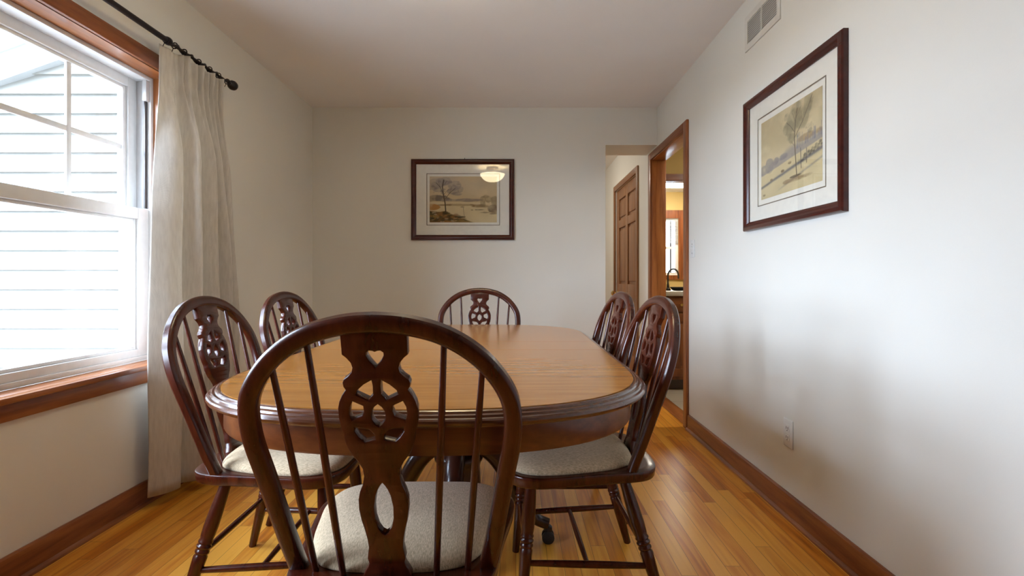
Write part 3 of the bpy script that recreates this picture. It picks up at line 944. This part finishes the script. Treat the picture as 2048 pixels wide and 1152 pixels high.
def lay(img, m, c): return img * (1 - m[..., None]) + c * m[..., None]
def blob(u, v, cx, cy, rx, ry, seed, soft=.35, rough=.6):
    d = ((u - cx) / rx) ** 2 + ((v - cy) / ry) ** 2
    d = d + (fbm(u, v, seed, 4, 9) - .5) * rough * 2.8
    m = 1 - smoothstep(1 - soft, 1 + soft * .4, d)
    return m * (.58 + .42 * smoothstep(.36, .60, fbm(u, v, seed + 300, 4, 14)))
def stroke(u, v, pts, w, seed=0):
    best = np.full_like(u, 9.)
    for (x0, y0), (x1, y1) in zip(pts, pts[1:]):
        dx, dy = x1 - x0, (y1 - y0)
        t = np.clip(((u - x0) * dx + (v - y0) * dy) / (dx * dx + dy * dy), 0, 1)
        best = np.minimum(best, np.hypot((u - x0 - t * dx) * 1.4, v - y0 - t * dy))
    return 1 - smoothstep(w * .5, w, best)

def art_river(u, v):
    """v up: lake, far shore and a tree on the near bank"""
    n = fbm(u, v, 1); n2 = fbm(u, v, 2, 6)
    img = np.zeros(u.shape + (3,)) + srgb(206, 184, 142)
    img = lay(img, smoothstep(.5, 1.0, v) * .5 * n, srgb(190, 176, 152))
    for s, (cx, cy, rx, ry) in enumerate([(.13, .86, .13, .12), (.05, .78, .09, .1), (.23, .90, .12, .09), (.35, .80, .11, .1), (.43, .72, .07, .07), (.12, .70, .08, .06), (.31, .68, .08, .06), (.40, .62, .09, .04)]):
        img = lay(img, blob(u, v, cx, cy, rx, ry, 20 + s) * .72, srgb(142, 130, 120))
    img = lay(img, blob(u, v, .1, .52, .22, .07, 31) * .85, srgb(96, 88, 84))
    img = lay(img, blob(u, v, .5, .485, .33, .035, 32) * .8, srgb(138, 126, 120))
    img = lay(img, (1 - smoothstep(.435, .445, v)), srgb(214, 196, 154))
    img = lay(img, blob(u, v, .45, .38, .38, .022, 33, .5) * .85, srgb(128, 98, 60))
    img = lay(img, blob(u, v, .74, .355, .14, .03, 34, .5) * .85, srgb(140, 108, 64))
    for s, (cx, cy, rx, ry) in enumerate([(.79, .46, .05, .11), (.87, .5, .06, .09), (.96, .45, .06, .12), (.83, .56, .05, .04)]):
        img = lay(img, blob(u, v, cx, cy, rx, ry, 40 + s) * .65, srgb(140, 122, 88))
    img = lay(img, blob(u, v, .97, .30, .10, .09, 44) * .75, srgb(112, 92, 74))
    for s, (cx, cy, rx) in enumerate([(.75, .275, .07), (.83, .215, .08), (.95, .19, .07), (.63, .27, .03)]):
        img = lay(img, blob(u, v, cx, cy, rx, .014, 50 + s, .5) * .8, srgb(96, 80, 62))
    bank = 1 - smoothstep(-.015, .015, v - (.26 - .30 * u - .22 * np.clip(u - .35, 0, 1) + .05 * (n2 - .5) + .05 * np.exp(-((u - .24) / .08) ** 2)))
    img = lay(img, bank, srgb(150, 122, 70))
    img = lay(img, bank * smoothstep(.46, .56, fbm(u, v, 9, 5, 10)) * .85, srgb(80, 72, 46))
    img = lay(img, bank * smoothstep(.52, .60, fbm(u, v, 8, 5, 8)) * .55, srgb(170, 116, 62))
    img = lay(img, blob(u, v, .05, .33, .10, .07, 60) * .9, srgb(178, 122, 56))
    for s, (cx, cy, rx, ry) in enumerate([(.07, .22, .09, .035), (.25, .2, .07, .035), (.36, .14, .1, .03), (.46, .12, .07, .02), (.12, .05, .14, .05), (.3, .06, .06, .03)]):
        img = lay(img, blob(u, v, cx, cy, rx, ry, 70 + s) * .85, srgb(66, 60, 38))
    img = lay(img, blob(u, v, .39, .17, .04, .035, 80) * .8, srgb(150, 98, 66))
    tr_ = srgb(84, 68, 48)
    img = lay(img, stroke(u, v, [(.24, .22), (.23, .42), (.205, .6), (.19, .78), (.21, .92)], .016), tr_)
    img = lay(img, stroke(u, v, [(.205, .6), (.16, .76), (.10, .86)], .008), tr_)
    img = lay(img, stroke(u, v, [(.225, .5), (.30, .64), (.38, .74)], .007), tr_)
    rg = np.random.RandomState(5)
    for s in range(26):                      # twigs and scattered leaf dabs
        cx, cy = rg.uniform(.05, .44), rg.uniform(.62, .95)
        img = lay(img, blob(u, v, cx, cy, rg.uniform(.012, .035), rg.uniform(.012, .03), 400 + s) * .45, srgb(118, 106, 98))
    for (x0, y0, x1, y1) in [(.16, .76, .13, .88), (.19, .78, .26, .90), (.30, .64, .33, .78), (.21, .6, .28, .72), (.22, .5, .15, .60), (.12, .84, .06, .88)]:
        img = lay(img, stroke(u, v, [(x0, y0), (x1, y1)], .0045) * .8, tr_)
    for s in range(40):
        cx = rg.uniform(.0, .55); cy = rg.uniform(.0, .26 - .3 * cx if cx < .6 else .02)
        img = lay(img, blob(u, v, cx, max(cy, .01), rg.uniform(.01, .04), rg.uniform(.008, .02), 450 + s) * .6, srgb(*[(60, 54, 34), (168, 120, 62), (196, 176, 140)][s % 3]))
    img = lay(img, stroke(u, v, [(.50, .32), (.515, .14)], .004), srgb(70, 60, 48))
    img = lay(img, blob(u, v, .485, .335, .03, .012, 81) * .9, srgb(80, 66, 50))
    return img
def art_road(u, v):
    """v up: pale meadow with a tall slender tree, blue woods behind"""
    n = fbm(u, v, 101, 5); n2 = fbm(u, v, 102, 6)
    img = np.zeros(u.shape + (3,)) + srgb(206, 190, 152)
    img = lay(img, smoothstep(.40, .62, fbm(u, v, 103)) * .55 * smoothstep(.45, .7, v), srgb(176, 160, 124))
    hill = 1 - smoothstep(-.05, .04, v - (.36 + .22 * u + .14 * (n - .5)))
    img = lay(img, hill * .75, srgb(146, 140, 140))
    img = lay(img, hill * smoothstep(.48, .62, n2) * .6 * smoothstep(.55, .95, u), srgb(112, 122, 150))
    img = lay(img, blob(u, v, .8, .55, .22, .04, 110, .5) * .6, srgb(146, 116, 78))
    mead = 1 - smoothstep(-.008, .008, v - (.30 + .16 * u + .02 * (n2 - .5)))
    img = lay(img, mead, srgb(208, 192, 150))
    road = np.exp(-((v - (.15 + .21 * u + .015 * (n - .5))) / (.016 + .006 * u)) ** 2)
    img = lay(img, np.clip(road * 1.2, 0, 1) * .9, srgb(112, 110, 112))
    road = np.exp(-((v - (.05 + .30 * np.clip(u - .3, 0, 1))) / .014) ** 2) * smoothstep(.25, .5, u)
    img = lay(img, np.clip(road, 0, 1) * .6, srgb(128, 124, 122))
    for s, (cx, cy, rx, ry) in enumerate([(.04, .37, .06, .06), (.16, .40, .07, .09), (.27, .42, .06, .05), (.40, .44, .1, .04)]):
        img = lay(img, blob(u, v, cx, cy, rx, ry, 120 + s) * .6, srgb(124, 122, 128))
    for s in range(16):
        cx = .72 + .018 * s; cy = .32 + .10 * (s / 16) + .02 * ((s * 7) % 3 - 1)
        img = lay(img, blob(u, v, cx, cy, .02, .018, 140 + s) * .8, srgb(88, 82, 72))
    for s, (cx, cy) in enumerate([(.20, .215), (.40, .27), (.52, .335), (.06, .05)]):
        img = lay(img, blob(u, v, cx, cy, .03, .016, 160 + s) * .8, srgb(110, 86, 58))
    for s, (cx, cy, rx, ry) in enumerate([(.58, .82, .13, .13), (.50, .72, .09, .09), (.70, .78, .10, .14), (.63, .93, .10, .08), (.80, .90, .06, .12), (.55, .60, .06, .06)]):
        img = lay(img, blob(u, v, cx, cy, rx, ry, 170 + s) * .55, srgb(138, 130, 104))
    tr_ = srgb(104, 92, 76)
    img = lay(img, stroke(u, v, [(.63, .17), (.61, .40), (.595, .6), (.61, .78), (.64, .92)], .012), tr_)
    img = lay(img, stroke(u, v, [(.60, .6), (.72, .74), (.82, .90), (.86, .98)], .007), tr_)
    img = lay(img, stroke(u, v, [(.60, .66), (.53, .76), (.47, .82)], .006), tr_)
    img = lay(img, stroke(u, v, [(.70, .22), (.69, .45)], .008), srgb(96, 92, 92))
    img = lay(img, stroke(u, v, [(.78, .26), (.78, .42)], .007), srgb(96, 92, 92))
    rg = np.random.RandomState(9)
    for s in range(34):
        cx, cy = rg.uniform(.44, .86), rg.uniform(.58, .98)
        img = lay(img, blob(u, v, cx, cy, rg.uniform(.012, .04), rg.uniform(.012, .04), 500 + s) * .35, srgb(*[(122, 114, 92), (150, 140, 116)][s % 2]))
    for s in range(22):
        cx = rg.uniform(.62, 1.0)
        img = lay(img, stroke(u, v, [(cx, .40 + .1 * cx), (cx + .004, .52 + rg.uniform(0, .14))], rg.uniform(.004, .010)) * .45, srgb(104, 112, 138))
    for (x0, y0, x1, y1) in [(.61, .78, .56, .90), (.62, .82, .70, .92), (.72, .74, .70, .86), (.60, .5, .54, .58), (.82, .90, .88, .94)]:
        img = lay(img, stroke(u, v, [(x0, y0), (x1, y1)], .0045) * .7, tr_)
    img = lay(img, blob(u, v, .62, .12, .22, .03, 190, .5) * .7, srgb(140, 112, 80))
    img = lay(img, blob(u, v, .62, .155, .1, .015, 191, .5) * .8, srgb(96, 78, 58))
    return img

def picture(name, label, art, W, Hh, inset_l, inset_r, inset_t, inset_b, pr, M, fwid=.042):
    """frame in local xz, front towards local -y, origin at its centre; M places it"""
    root = empty(name); root.matrix_world = M
    tag(root, label, 'framed picture', 'framed watercolour landscapes')
    # moulding swept round the four mitred sides
    prof = [(0, 0), (0, .018), (.004, .024), (.012, .027), (.022, .026), (.032, .020), (.038, .016), (fwid, .012), (fwid, 0)]
    bm = bmesh.new(); rs = []
    for sx, sz in ((-1, -1), (1, -1), (1, 1), (-1, 1)):
        rs.append([Vector((sx * (W / 2 - a), -d, sz * (Hh / 2 - a))) for a, d in prof])
    rings(bm, rs + [rs[0]], True, False, False)
    bmesh.ops.remove_doubles(bm, verts=bm.verts, dist=1e-6)
    obj('frame', bm, FRAMEW, root, smooth=30)
    iw, ih = W / 2 - fwid + .003, Hh / 2 - fwid + .003
    x0, x1, z0, z1 = -W / 2 + inset_l, W / 2 - inset_r, -Hh / 2 + inset_b, Hh / 2 - inset_t
    # mat board with a bevelled window
    bm = bmesh.new()
    o = [(-iw, -ih), (iw, -ih), (iw, ih), (-iw, ih)]; i_ = [(x0, z0), (x1, z0), (x1, z1), (x0, z1)]
    rs = [[Vector((x, -.002, z)) for x, z in o], [Vector((x, -.006, z)) for x, z in o], [Vector((x, -.006, z)) for x, z in i_], [Vector((x, -.0035, z)) for x, z in i_], [Vector((x, -.002, z)) for x, z in i_]]
    rings(bm, rs + [rs[0]], True, False, False)
    bmesh.ops.remove_doubles(bm, verts=bm.verts, dist=1e-6)
    mt = obj('mat_board', bm, MATB, root, smooth=None)
    bm = bmesh.new(); g2 = .0045
    rs = []
    for k, (dx, y) in enumerate([(0, -.0061), (-g2, -.0061), (-g2, -.0068), (0, -.0068)]):
        rs.append([Vector((x0 + dx, y, z0 + dx)), Vector((x1 - dx, y, z0 + dx)), Vector((x1 - dx, y, z1 - dx)), Vector((x0 + dx, y, z1 - dx))])
    rings(bm, rs + [rs[0]], True, False, False)
    bmesh.ops.remove_doubles(bm, verts=bm.verts, dist=1e-6)
    obj('ruled_line', bm, LINE, mt, smooth=None)
    bm = BM((x0 - .004, x1 + .004, -.0022, -.0005, z0 - .004, z1 + .004))
    sh = obj('print_paper', bm, MATB, root, smooth=None)
    px0, px1, pz0, pz1 = x0 + pr, x1 - pr, z0 + pr, z1 - pr
    NX, NZ = 230, 160
    uu, vv = np.meshgrid(np.linspace(0, 1, NX), np.linspace(0, 1, NZ))
    img = np.clip(art(uu, vv) * (.88 + .24 * fbm(uu, vv, 777, 5, 6))[..., None], 0, 1)
    co = np.stack([px0 + uu * (px1 - px0), np.full_like(uu, -.0028), pz0 + vv * (pz1 - pz0)], -1).reshape(-1, 3)
    idx = np.arange(NX * NZ).reshape(NZ, NX)
    fc = np.stack([idx[:-1, :-1], idx[:-1, 1:], idx[1:, 1:], idx[1:, :-1]], -1).reshape(-1, 4)
    me = bpy.data.meshes.new('watercolour')
    me.from_pydata([tuple(c) for c in co.tolist()], [], fc.tolist())
    ca = me.color_attributes.new('artwork', 'FLOAT_COLOR', 'POINT')
    ca.data.foreach_set('color', np.concatenate([img.reshape(-1, 3), np.ones((NX * NZ, 1))], 1).astype(np.float32).ravel())
    link('watercolour', me, print_mat('watercolour ' + name), sh)
    obj('glass', BM((-iw, iw, -.0105, -.0090, -ih, ih)), PICGLASS, root, smooth=None)
    obj('backing', BM((-iw, iw, -.0004, .0, -ih, ih)), LINE, root, smooth=None)
    return root
# back wall: pixels 822..1029 x 318..480
pb = picture('framed_picture', 'framed watercolour of a lake and tree on the back wall', art_river, .853, .668, .131, .125, .121, .126, .020,
             Matrix.Translation((-.440, YB - .0005, 1.676)))
bm = bmesh.new(); rod(bm, (.015, -.004, .338), (.015, -.012, .343), .003, .003, 10); box(bm, .0125, .0175, -.004, -.001, .325, .342)
obj('hanger_nail', bm, STEEL, pb)
pr_ = picture('framed_picture', 'framed watercolour of a slender tree in a meadow, on the right wall', art_road, .789, .645, .129, .125, .122, .112, .024,
              Matrix.Translation((XR - .0005, 2.196, 1.581)) @ Matrix.Rotation(-pi / 2, 4, 'Z'))

# ================================================================== VENT, SWITCH, OUTLET
vt = empty('air_vent', (XR, 2.4345, 2.2575))
tag(vt, 'off white metal return air vent high on the right wall', 'vent')
W2, H2, t_ = .1725, .0875, .006
bm = BM((-t_, 0, -W2, W2, -H2, -H2 + .03), (-t_, 0, -W2, W2, H2 - .03, H2), (-t_, 0, -W2, -W2 + .028, -H2 + .03, H2 - .03), (-t_, 0, W2 - .028, W2, -H2 + .03, H2 - .03), (-t_, 0, -.006, .006, -H2 + .03, H2 - .03))
obj('vent_frame', bm, VENTW, vt, smooth=None)
for a, b_ in ((-W2 + .028, -.006), (.006, W2 - .028)):
    bm = bmesh.new()
    n = 11
    for k in range(n):
        zc = -H2 + .03 + (k + .5) * (2 * H2 - .06) / n
        rs = [[Vector((-.0052, y, zc - .004)), Vector((-.0008, y, zc + .0035)), Vector((-.0004, y, zc + .0025)), Vector((-.0048, y, zc - .005))] for y in (a, b_)]
        rings(bm, rs)
    obj('louvre', bm, VENTW, vt, smooth=None)
obj('vent_duct', BM((-.0006, -.0001, -W2 + .028, W2 - .028, -H2 + .03, H2 - .03)), plain('vent duct metal', (.50, .485, .45), .8), vt, smooth=None)

sw = empty('light_switch', (XR, 3.387, 1.220))
tag(sw, 'white toggle light switch on the right wall beside the doorway', 'light switch')
bm = bmesh.new(); box(bm, -.006, 0, -.035, .035, -.0575, .0575, bevel=.003); obj('cover_plate', bm, WHITE, sw)
bm = bmesh.new(); box(bm, -.016, -.005, -.005, .005, -.002, .016, bevel=.002); obj('toggle', bm, WHITE, sw)
for zz in (-.030, .030):
    bm = bmesh.new(); lathe(bm, [(.0035, 0), (.003, .0015)], 10, Matrix.Translation((-.006, 0, zz)) @ Matrix.Rotation(-pi / 2, 4, 'Y'))
    obj('plate_screw', bm, STEEL, sw)

ol = empty('wall_outlet', (XR, 2.196, .359))
tag(ol, 'white duplex power outlet low on the right wall above the baseboard', 'outlet')
bm = bmesh.new(); box(bm, -.006, 0, -.036, .036, -.06, .06, bevel=.003); obj('cover_plate', bm, WHITE, ol)
for zz in (-.0195, .0195):
    bm = bmesh.new(); box(bm, -.0085, -.0055, -.0165, .0165, zz - .0145, zz + .0145, bevel=.0025); rc = obj('receptacle', bm, WHITE, ol)
    bm = BM((-.0088, -.0080, -.0082, -.0050, zz - .003, zz + .008), (-.0088, -.0080, .0050, .0082, zz - .003, zz + .008))
    lathe(bm, [(.0028, 0), (.0026, .0004)], 12, Matrix.Translation((-.0084, 0, zz - .0085)) @ Matrix.Rotation(-pi / 2, 4, 'Y'))
    obj('slot', bm, BLACK, rc, smooth=None)

# ================================================================== CEILING LAMP OVER THE TABLE
lm = empty('ceiling_lamp', (-.30, 1.96, CZ))
tag(lm, 'frosted glass bowl ceiling lamp lit over the dining table', 'lamp')
bm = bmesh.new()
lathe(bm, [(.003, -.188), (.035, -.186), (.068, -.179), (.098, -.166), (.124, -.145), (.144, -.119), (.157, -.090), (.153, -.090), (.140, -.118), (.120, -.142), (.095, -.161), (.066, -.174), (.034, -.181), (.003, -.183)], 40)
obj('lamp_bowl', bm, LAMPG, lm, smooth=60)
bm = bmesh.new(); lathe(bm, [(.075, -.025), (.08, -.012), (.08, 0)], 30); obj('canopy', bm, BRASS, lm)
bm = bmesh.new(); lathe(bm, [(.014, -.194), (.010, -.182), (.006, -.175), (.006, -.03), (.01, -.02)], 16); obj('stem', bm, BRASS, lm)

# ================================================================== HALL AND KITCHEN
hl = empty('hall_fill_light', (.15, 5.7, CZ))  # lamp added out of view to brighten the hall walls and door
tag(hl, 'added unseen fill lamp brightening the hall behind the back wall', 'lamp')
bm = bmesh.new(); lathe(bm, [(.003, -.085), (.08, -.075), (.14, -.045), (.155, -.012)], 32); obj('diffuser', bm, FILLH, hl, smooth=60)
bm = bmesh.new(); lathe(bm, [(.162, -.014), (.165, -.006), (.165, 0)], 32); obj('lamp_base', bm, BRASS, hl)

kl = empty('kitchen_ceiling_light', (2.3, 7.35, CZ - .03))
tag(kl, 'white flush ceiling light glimpsed through the kitchen doorway', 'lamp')
bm = bmesh.new(); box(bm, -.45, .45, -.16, .16, -.055, -.008, bevel=.012); obj('diffuser', bm, LAMPK, kl)
bm = bmesh.new(); box(bm, -.47, .47, -.18, .18, -.010, 0, bevel=.003); obj('lamp_base', bm, WHITE, kl)
kl2 = empty('kitchen_ceiling_light', (2.6, 3.7, CZ - .03))  # second kitchen lamp, unseen behind the right wall, lighting the near part
tag(kl2, 'unseen flush ceiling light in the kitchen part just beyond the doorway', 'lamp')
bm = bmesh.new(); box(bm, -.30, .30, -.16, .16, -.055, -.008, bevel=.012); obj('diffuser', bm, LAMPK, kl2)
bm = bmesh.new(); box(bm, -.32, .32, -.18, .18, -.010, 0, bevel=.003); obj('lamp_base', bm, WHITE, kl2)

t2 = struct(empty('trim_2', (1.9, PY0, 0)))
bm = BM((-.62, .62, -.018, 0, 2.037, 2.10)); obj('head_casing', bm, TRIM['X'], t2, smooth=None)
bm = BM((-.52, .55, 0, .12, 2.03, 2.0999)); obj('head_jamb', bm, TRIM['X'], t2, smooth=None)
bm = BM((-.62, -.52, -.018, 0, .95, 2.037), (.55, .62, -.018, 0, .95, 2.037)); obj('side_casing', bm, TRIM['Z'], t2, smooth=None)

w2 = struct(empty('window_2', ((KW[0] + KW[1]) / 2, 8.2, KW[2])), 'kitchen window with brown wood casing and a raised blind')
def kp(x0, x1, y0, y1, z0, z1):
    c = (KW[0] + KW[1]) / 2
    return (x0 - c, x1 - c, y0 - 8.2, y1 - 8.2, z0 - KW[2], z1 - KW[2])
obj('casing', BM(kp(KW[0] - .08, KW[0], 8.18, 8.2, KW[2] - .07, KW[3] + .13), kp(KW[1], KW[1] + .08, 8.18, 8.2, KW[2] - .07, KW[3] + .13), kp(KW[0], KW[1], 8.18, 8.2, KW[3], KW[3] + .13), kp(KW[0], KW[1], 8.18, 8.2, KW[2] - .07, KW[2])), TRIM['Z'], w2, smooth=None)
obj('sash', BM(kp(KW[0], KW[0] + .04, 8.22, 8.26, KW[2], KW[3]), kp(KW[1] - .045, KW[1], 8.22, 8.26, KW[2], KW[3]), kp(KW[0] + .04, KW[1] - .045, 8.22, 8.26, KW[2], KW[2] + .04), kp(KW[0] + .04, KW[1] - .045, 8.22, 8.26, KW[3] - .04, KW[3]), kp(KW[0] + .04, KW[1] - .045, 8.222, 8.258, 1.50, 1.54)), VINYL, w2, smooth=None)
obj('muntin', BM(kp(2.475, 2.497, 8.225, 8.255, KW[2] + .04, 1.50), kp(2.475, 2.497, 8.225, 8.255, 1.54, KW[3] - .04)), STEEL, w2, smooth=None)
obj('pane', BM(kp(KW[0] + .03, KW[1] - .03, 8.238, 8.242, KW[2] + .03, KW[3] - .03)), PANE, w2, smooth=None)
bm = bmesh.new()
for k in range(18):
    zz = 1.60 + k * .021
    rs = [[Vector(kp(x, 0, 8.207 + dy, 0, zz + dz, 0)[0:1] + (8.207 + dy - 8.2, zz + dz - KW[2])) for dy, dz in ((-.012, -.004), (.010, .004), (.010, .005), (-.012, -.003))] for x in (KW[0] + .005, KW[1] - .005)]
    rings(bm, rs)
box(bm, *kp(KW[0] + .004, KW[1] - .004, 8.196, 8.219, 1.98, 1.99))
obj('blind', bm, WHITE, w2, smooth=None)

kc = empty('base_cabinet', (1.9, 4.95, 0))
tag(kc, 'brown wood kitchen base cabinet under the counter beyond the doorway', 'cabinet')
CW = {a: wood('kitchen cabinet wood ' + a, (0.13, 0.035, 0.010), (0.24, 0.075, 0.022), 0.35, a) for a in 'XZ'}
obj('carcass', BM((-.60, .60, -.27, .30, .10, .865)), CW['Z'], kc, smooth=None)
obj('toe_kick', BM((-.60, .60, -.20, .30, 0, .10)), PEDW, kc, smooth=None)
for k in range(3):
    x0 = -.59 + k * .395; x1 = x0 + .385
    bm = bmesh.new(); box(bm, x0, x1, -.289, -.27, .72, .85, bevel=.004); d = obj('drawer', bm, CW['X'], kc)
    bm = bmesh.new(); lathe(bm, [(.006, 0), (.006, .012), (.015, .018), (.013, .026), (.003, .028)], 16, Matrix.Translation(((x0 + x1) / 2, -.289, .785)) @ Matrix.Rotation(pi / 2, 4, 'X')); obj('knob', bm, BRASS, d)
    bm = bmesh.new()
    box(bm, x0, x0 + .06, -.289, -.27, .13, .705, bevel=.003); box(bm, x1 - .06, x1, -.289, -.27, .13, .705, bevel=.003)
    box(bm, x0 + .06, x1 - .06, -.2885, -.27, .13, .20, bevel=.003); box(bm, x0 + .06, x1 - .06, -.2885, -.27, .635, .705, bevel=.003)
    box(bm, x0 + .055, x1 - .055, -.278, -.269, .195, .64)
    box(bm, x0 + .085, x1 - .085, -.286, -.277, .225, .61, bevel=.006)
    d = obj('cabinet_door', bm, CW['Z'], kc)
    bm = bmesh.new(); lathe(bm, [(.006, 0), (.006, .012), (.015, .018), (.013, .026), (.003, .028)], 16, Matrix.Translation((x1 - .03, -.289, .66)) @ Matrix.Rotation(pi / 2, 4, 'X')); obj('knob', bm, BRASS, d)
ct = empty('countertop', (1.9, 4.95, .865))
tag(ct, 'pale speckled kitchen countertop with wood edge on the base cabinet', 'countertop')
bm = bmesh.new(); box(bm, -.61, .62, -.30, .50, 0, .042, bevel=.004); obj('counter_slab', bm, LAMIN, ct)
bm = bmesh.new(); box(bm, -.61, .62, -.312, -.30, .0, .040, bevel=.004); obj('counter_edge', bm, LAMIN, ct)

fc = empty('kitchen_faucet', (1.490, 5.02, .907))
tag(fc, 'dark gooseneck faucet standing on the kitchen counter', 'faucet')
bm = bmesh.new(); lathe(bm, [(.028, 0), (.028, .006), (.018, .014), (.014, .03), (.013, .06)], 20); obj('faucet_base', bm, STEEL, fc)
bm = bmesh.new()
tube(bm, [(0, 0, .05), (0, 0, .15)] + [(.05 - .05 * cos(a), -.01 * sin(a), .15 + .06 * sin(a)) for a in [pi * k / 12 for k in range(1, 12)]] + [(.10, -.01, .145), (.10, -.01, .115)], .0085, 12, Vector((0, 1, 0)))
obj('spout', bm, STEEL, fc, smooth=60)
bm = bmesh.new(); rod(bm, (-.005, -.01, .035), (-.02, -.07, .075), .007, .005, 12); obj('faucet_handle', bm, STEEL, fc)
pn2 = empty('black_dish', (1.605, 5.0, .907))
tag(pn2, 'shallow black dish lying on the kitchen counter beside the faucet', 'dish')
bm = bmesh.new(); lathe(bm, [(.055, 0), (.075, .004), (.098, .03), (.100, .034), (.096, .034), (.073, .008), (.003, .006)], 28); obj('bowl', bm, BLACK, pn2, smooth=50)
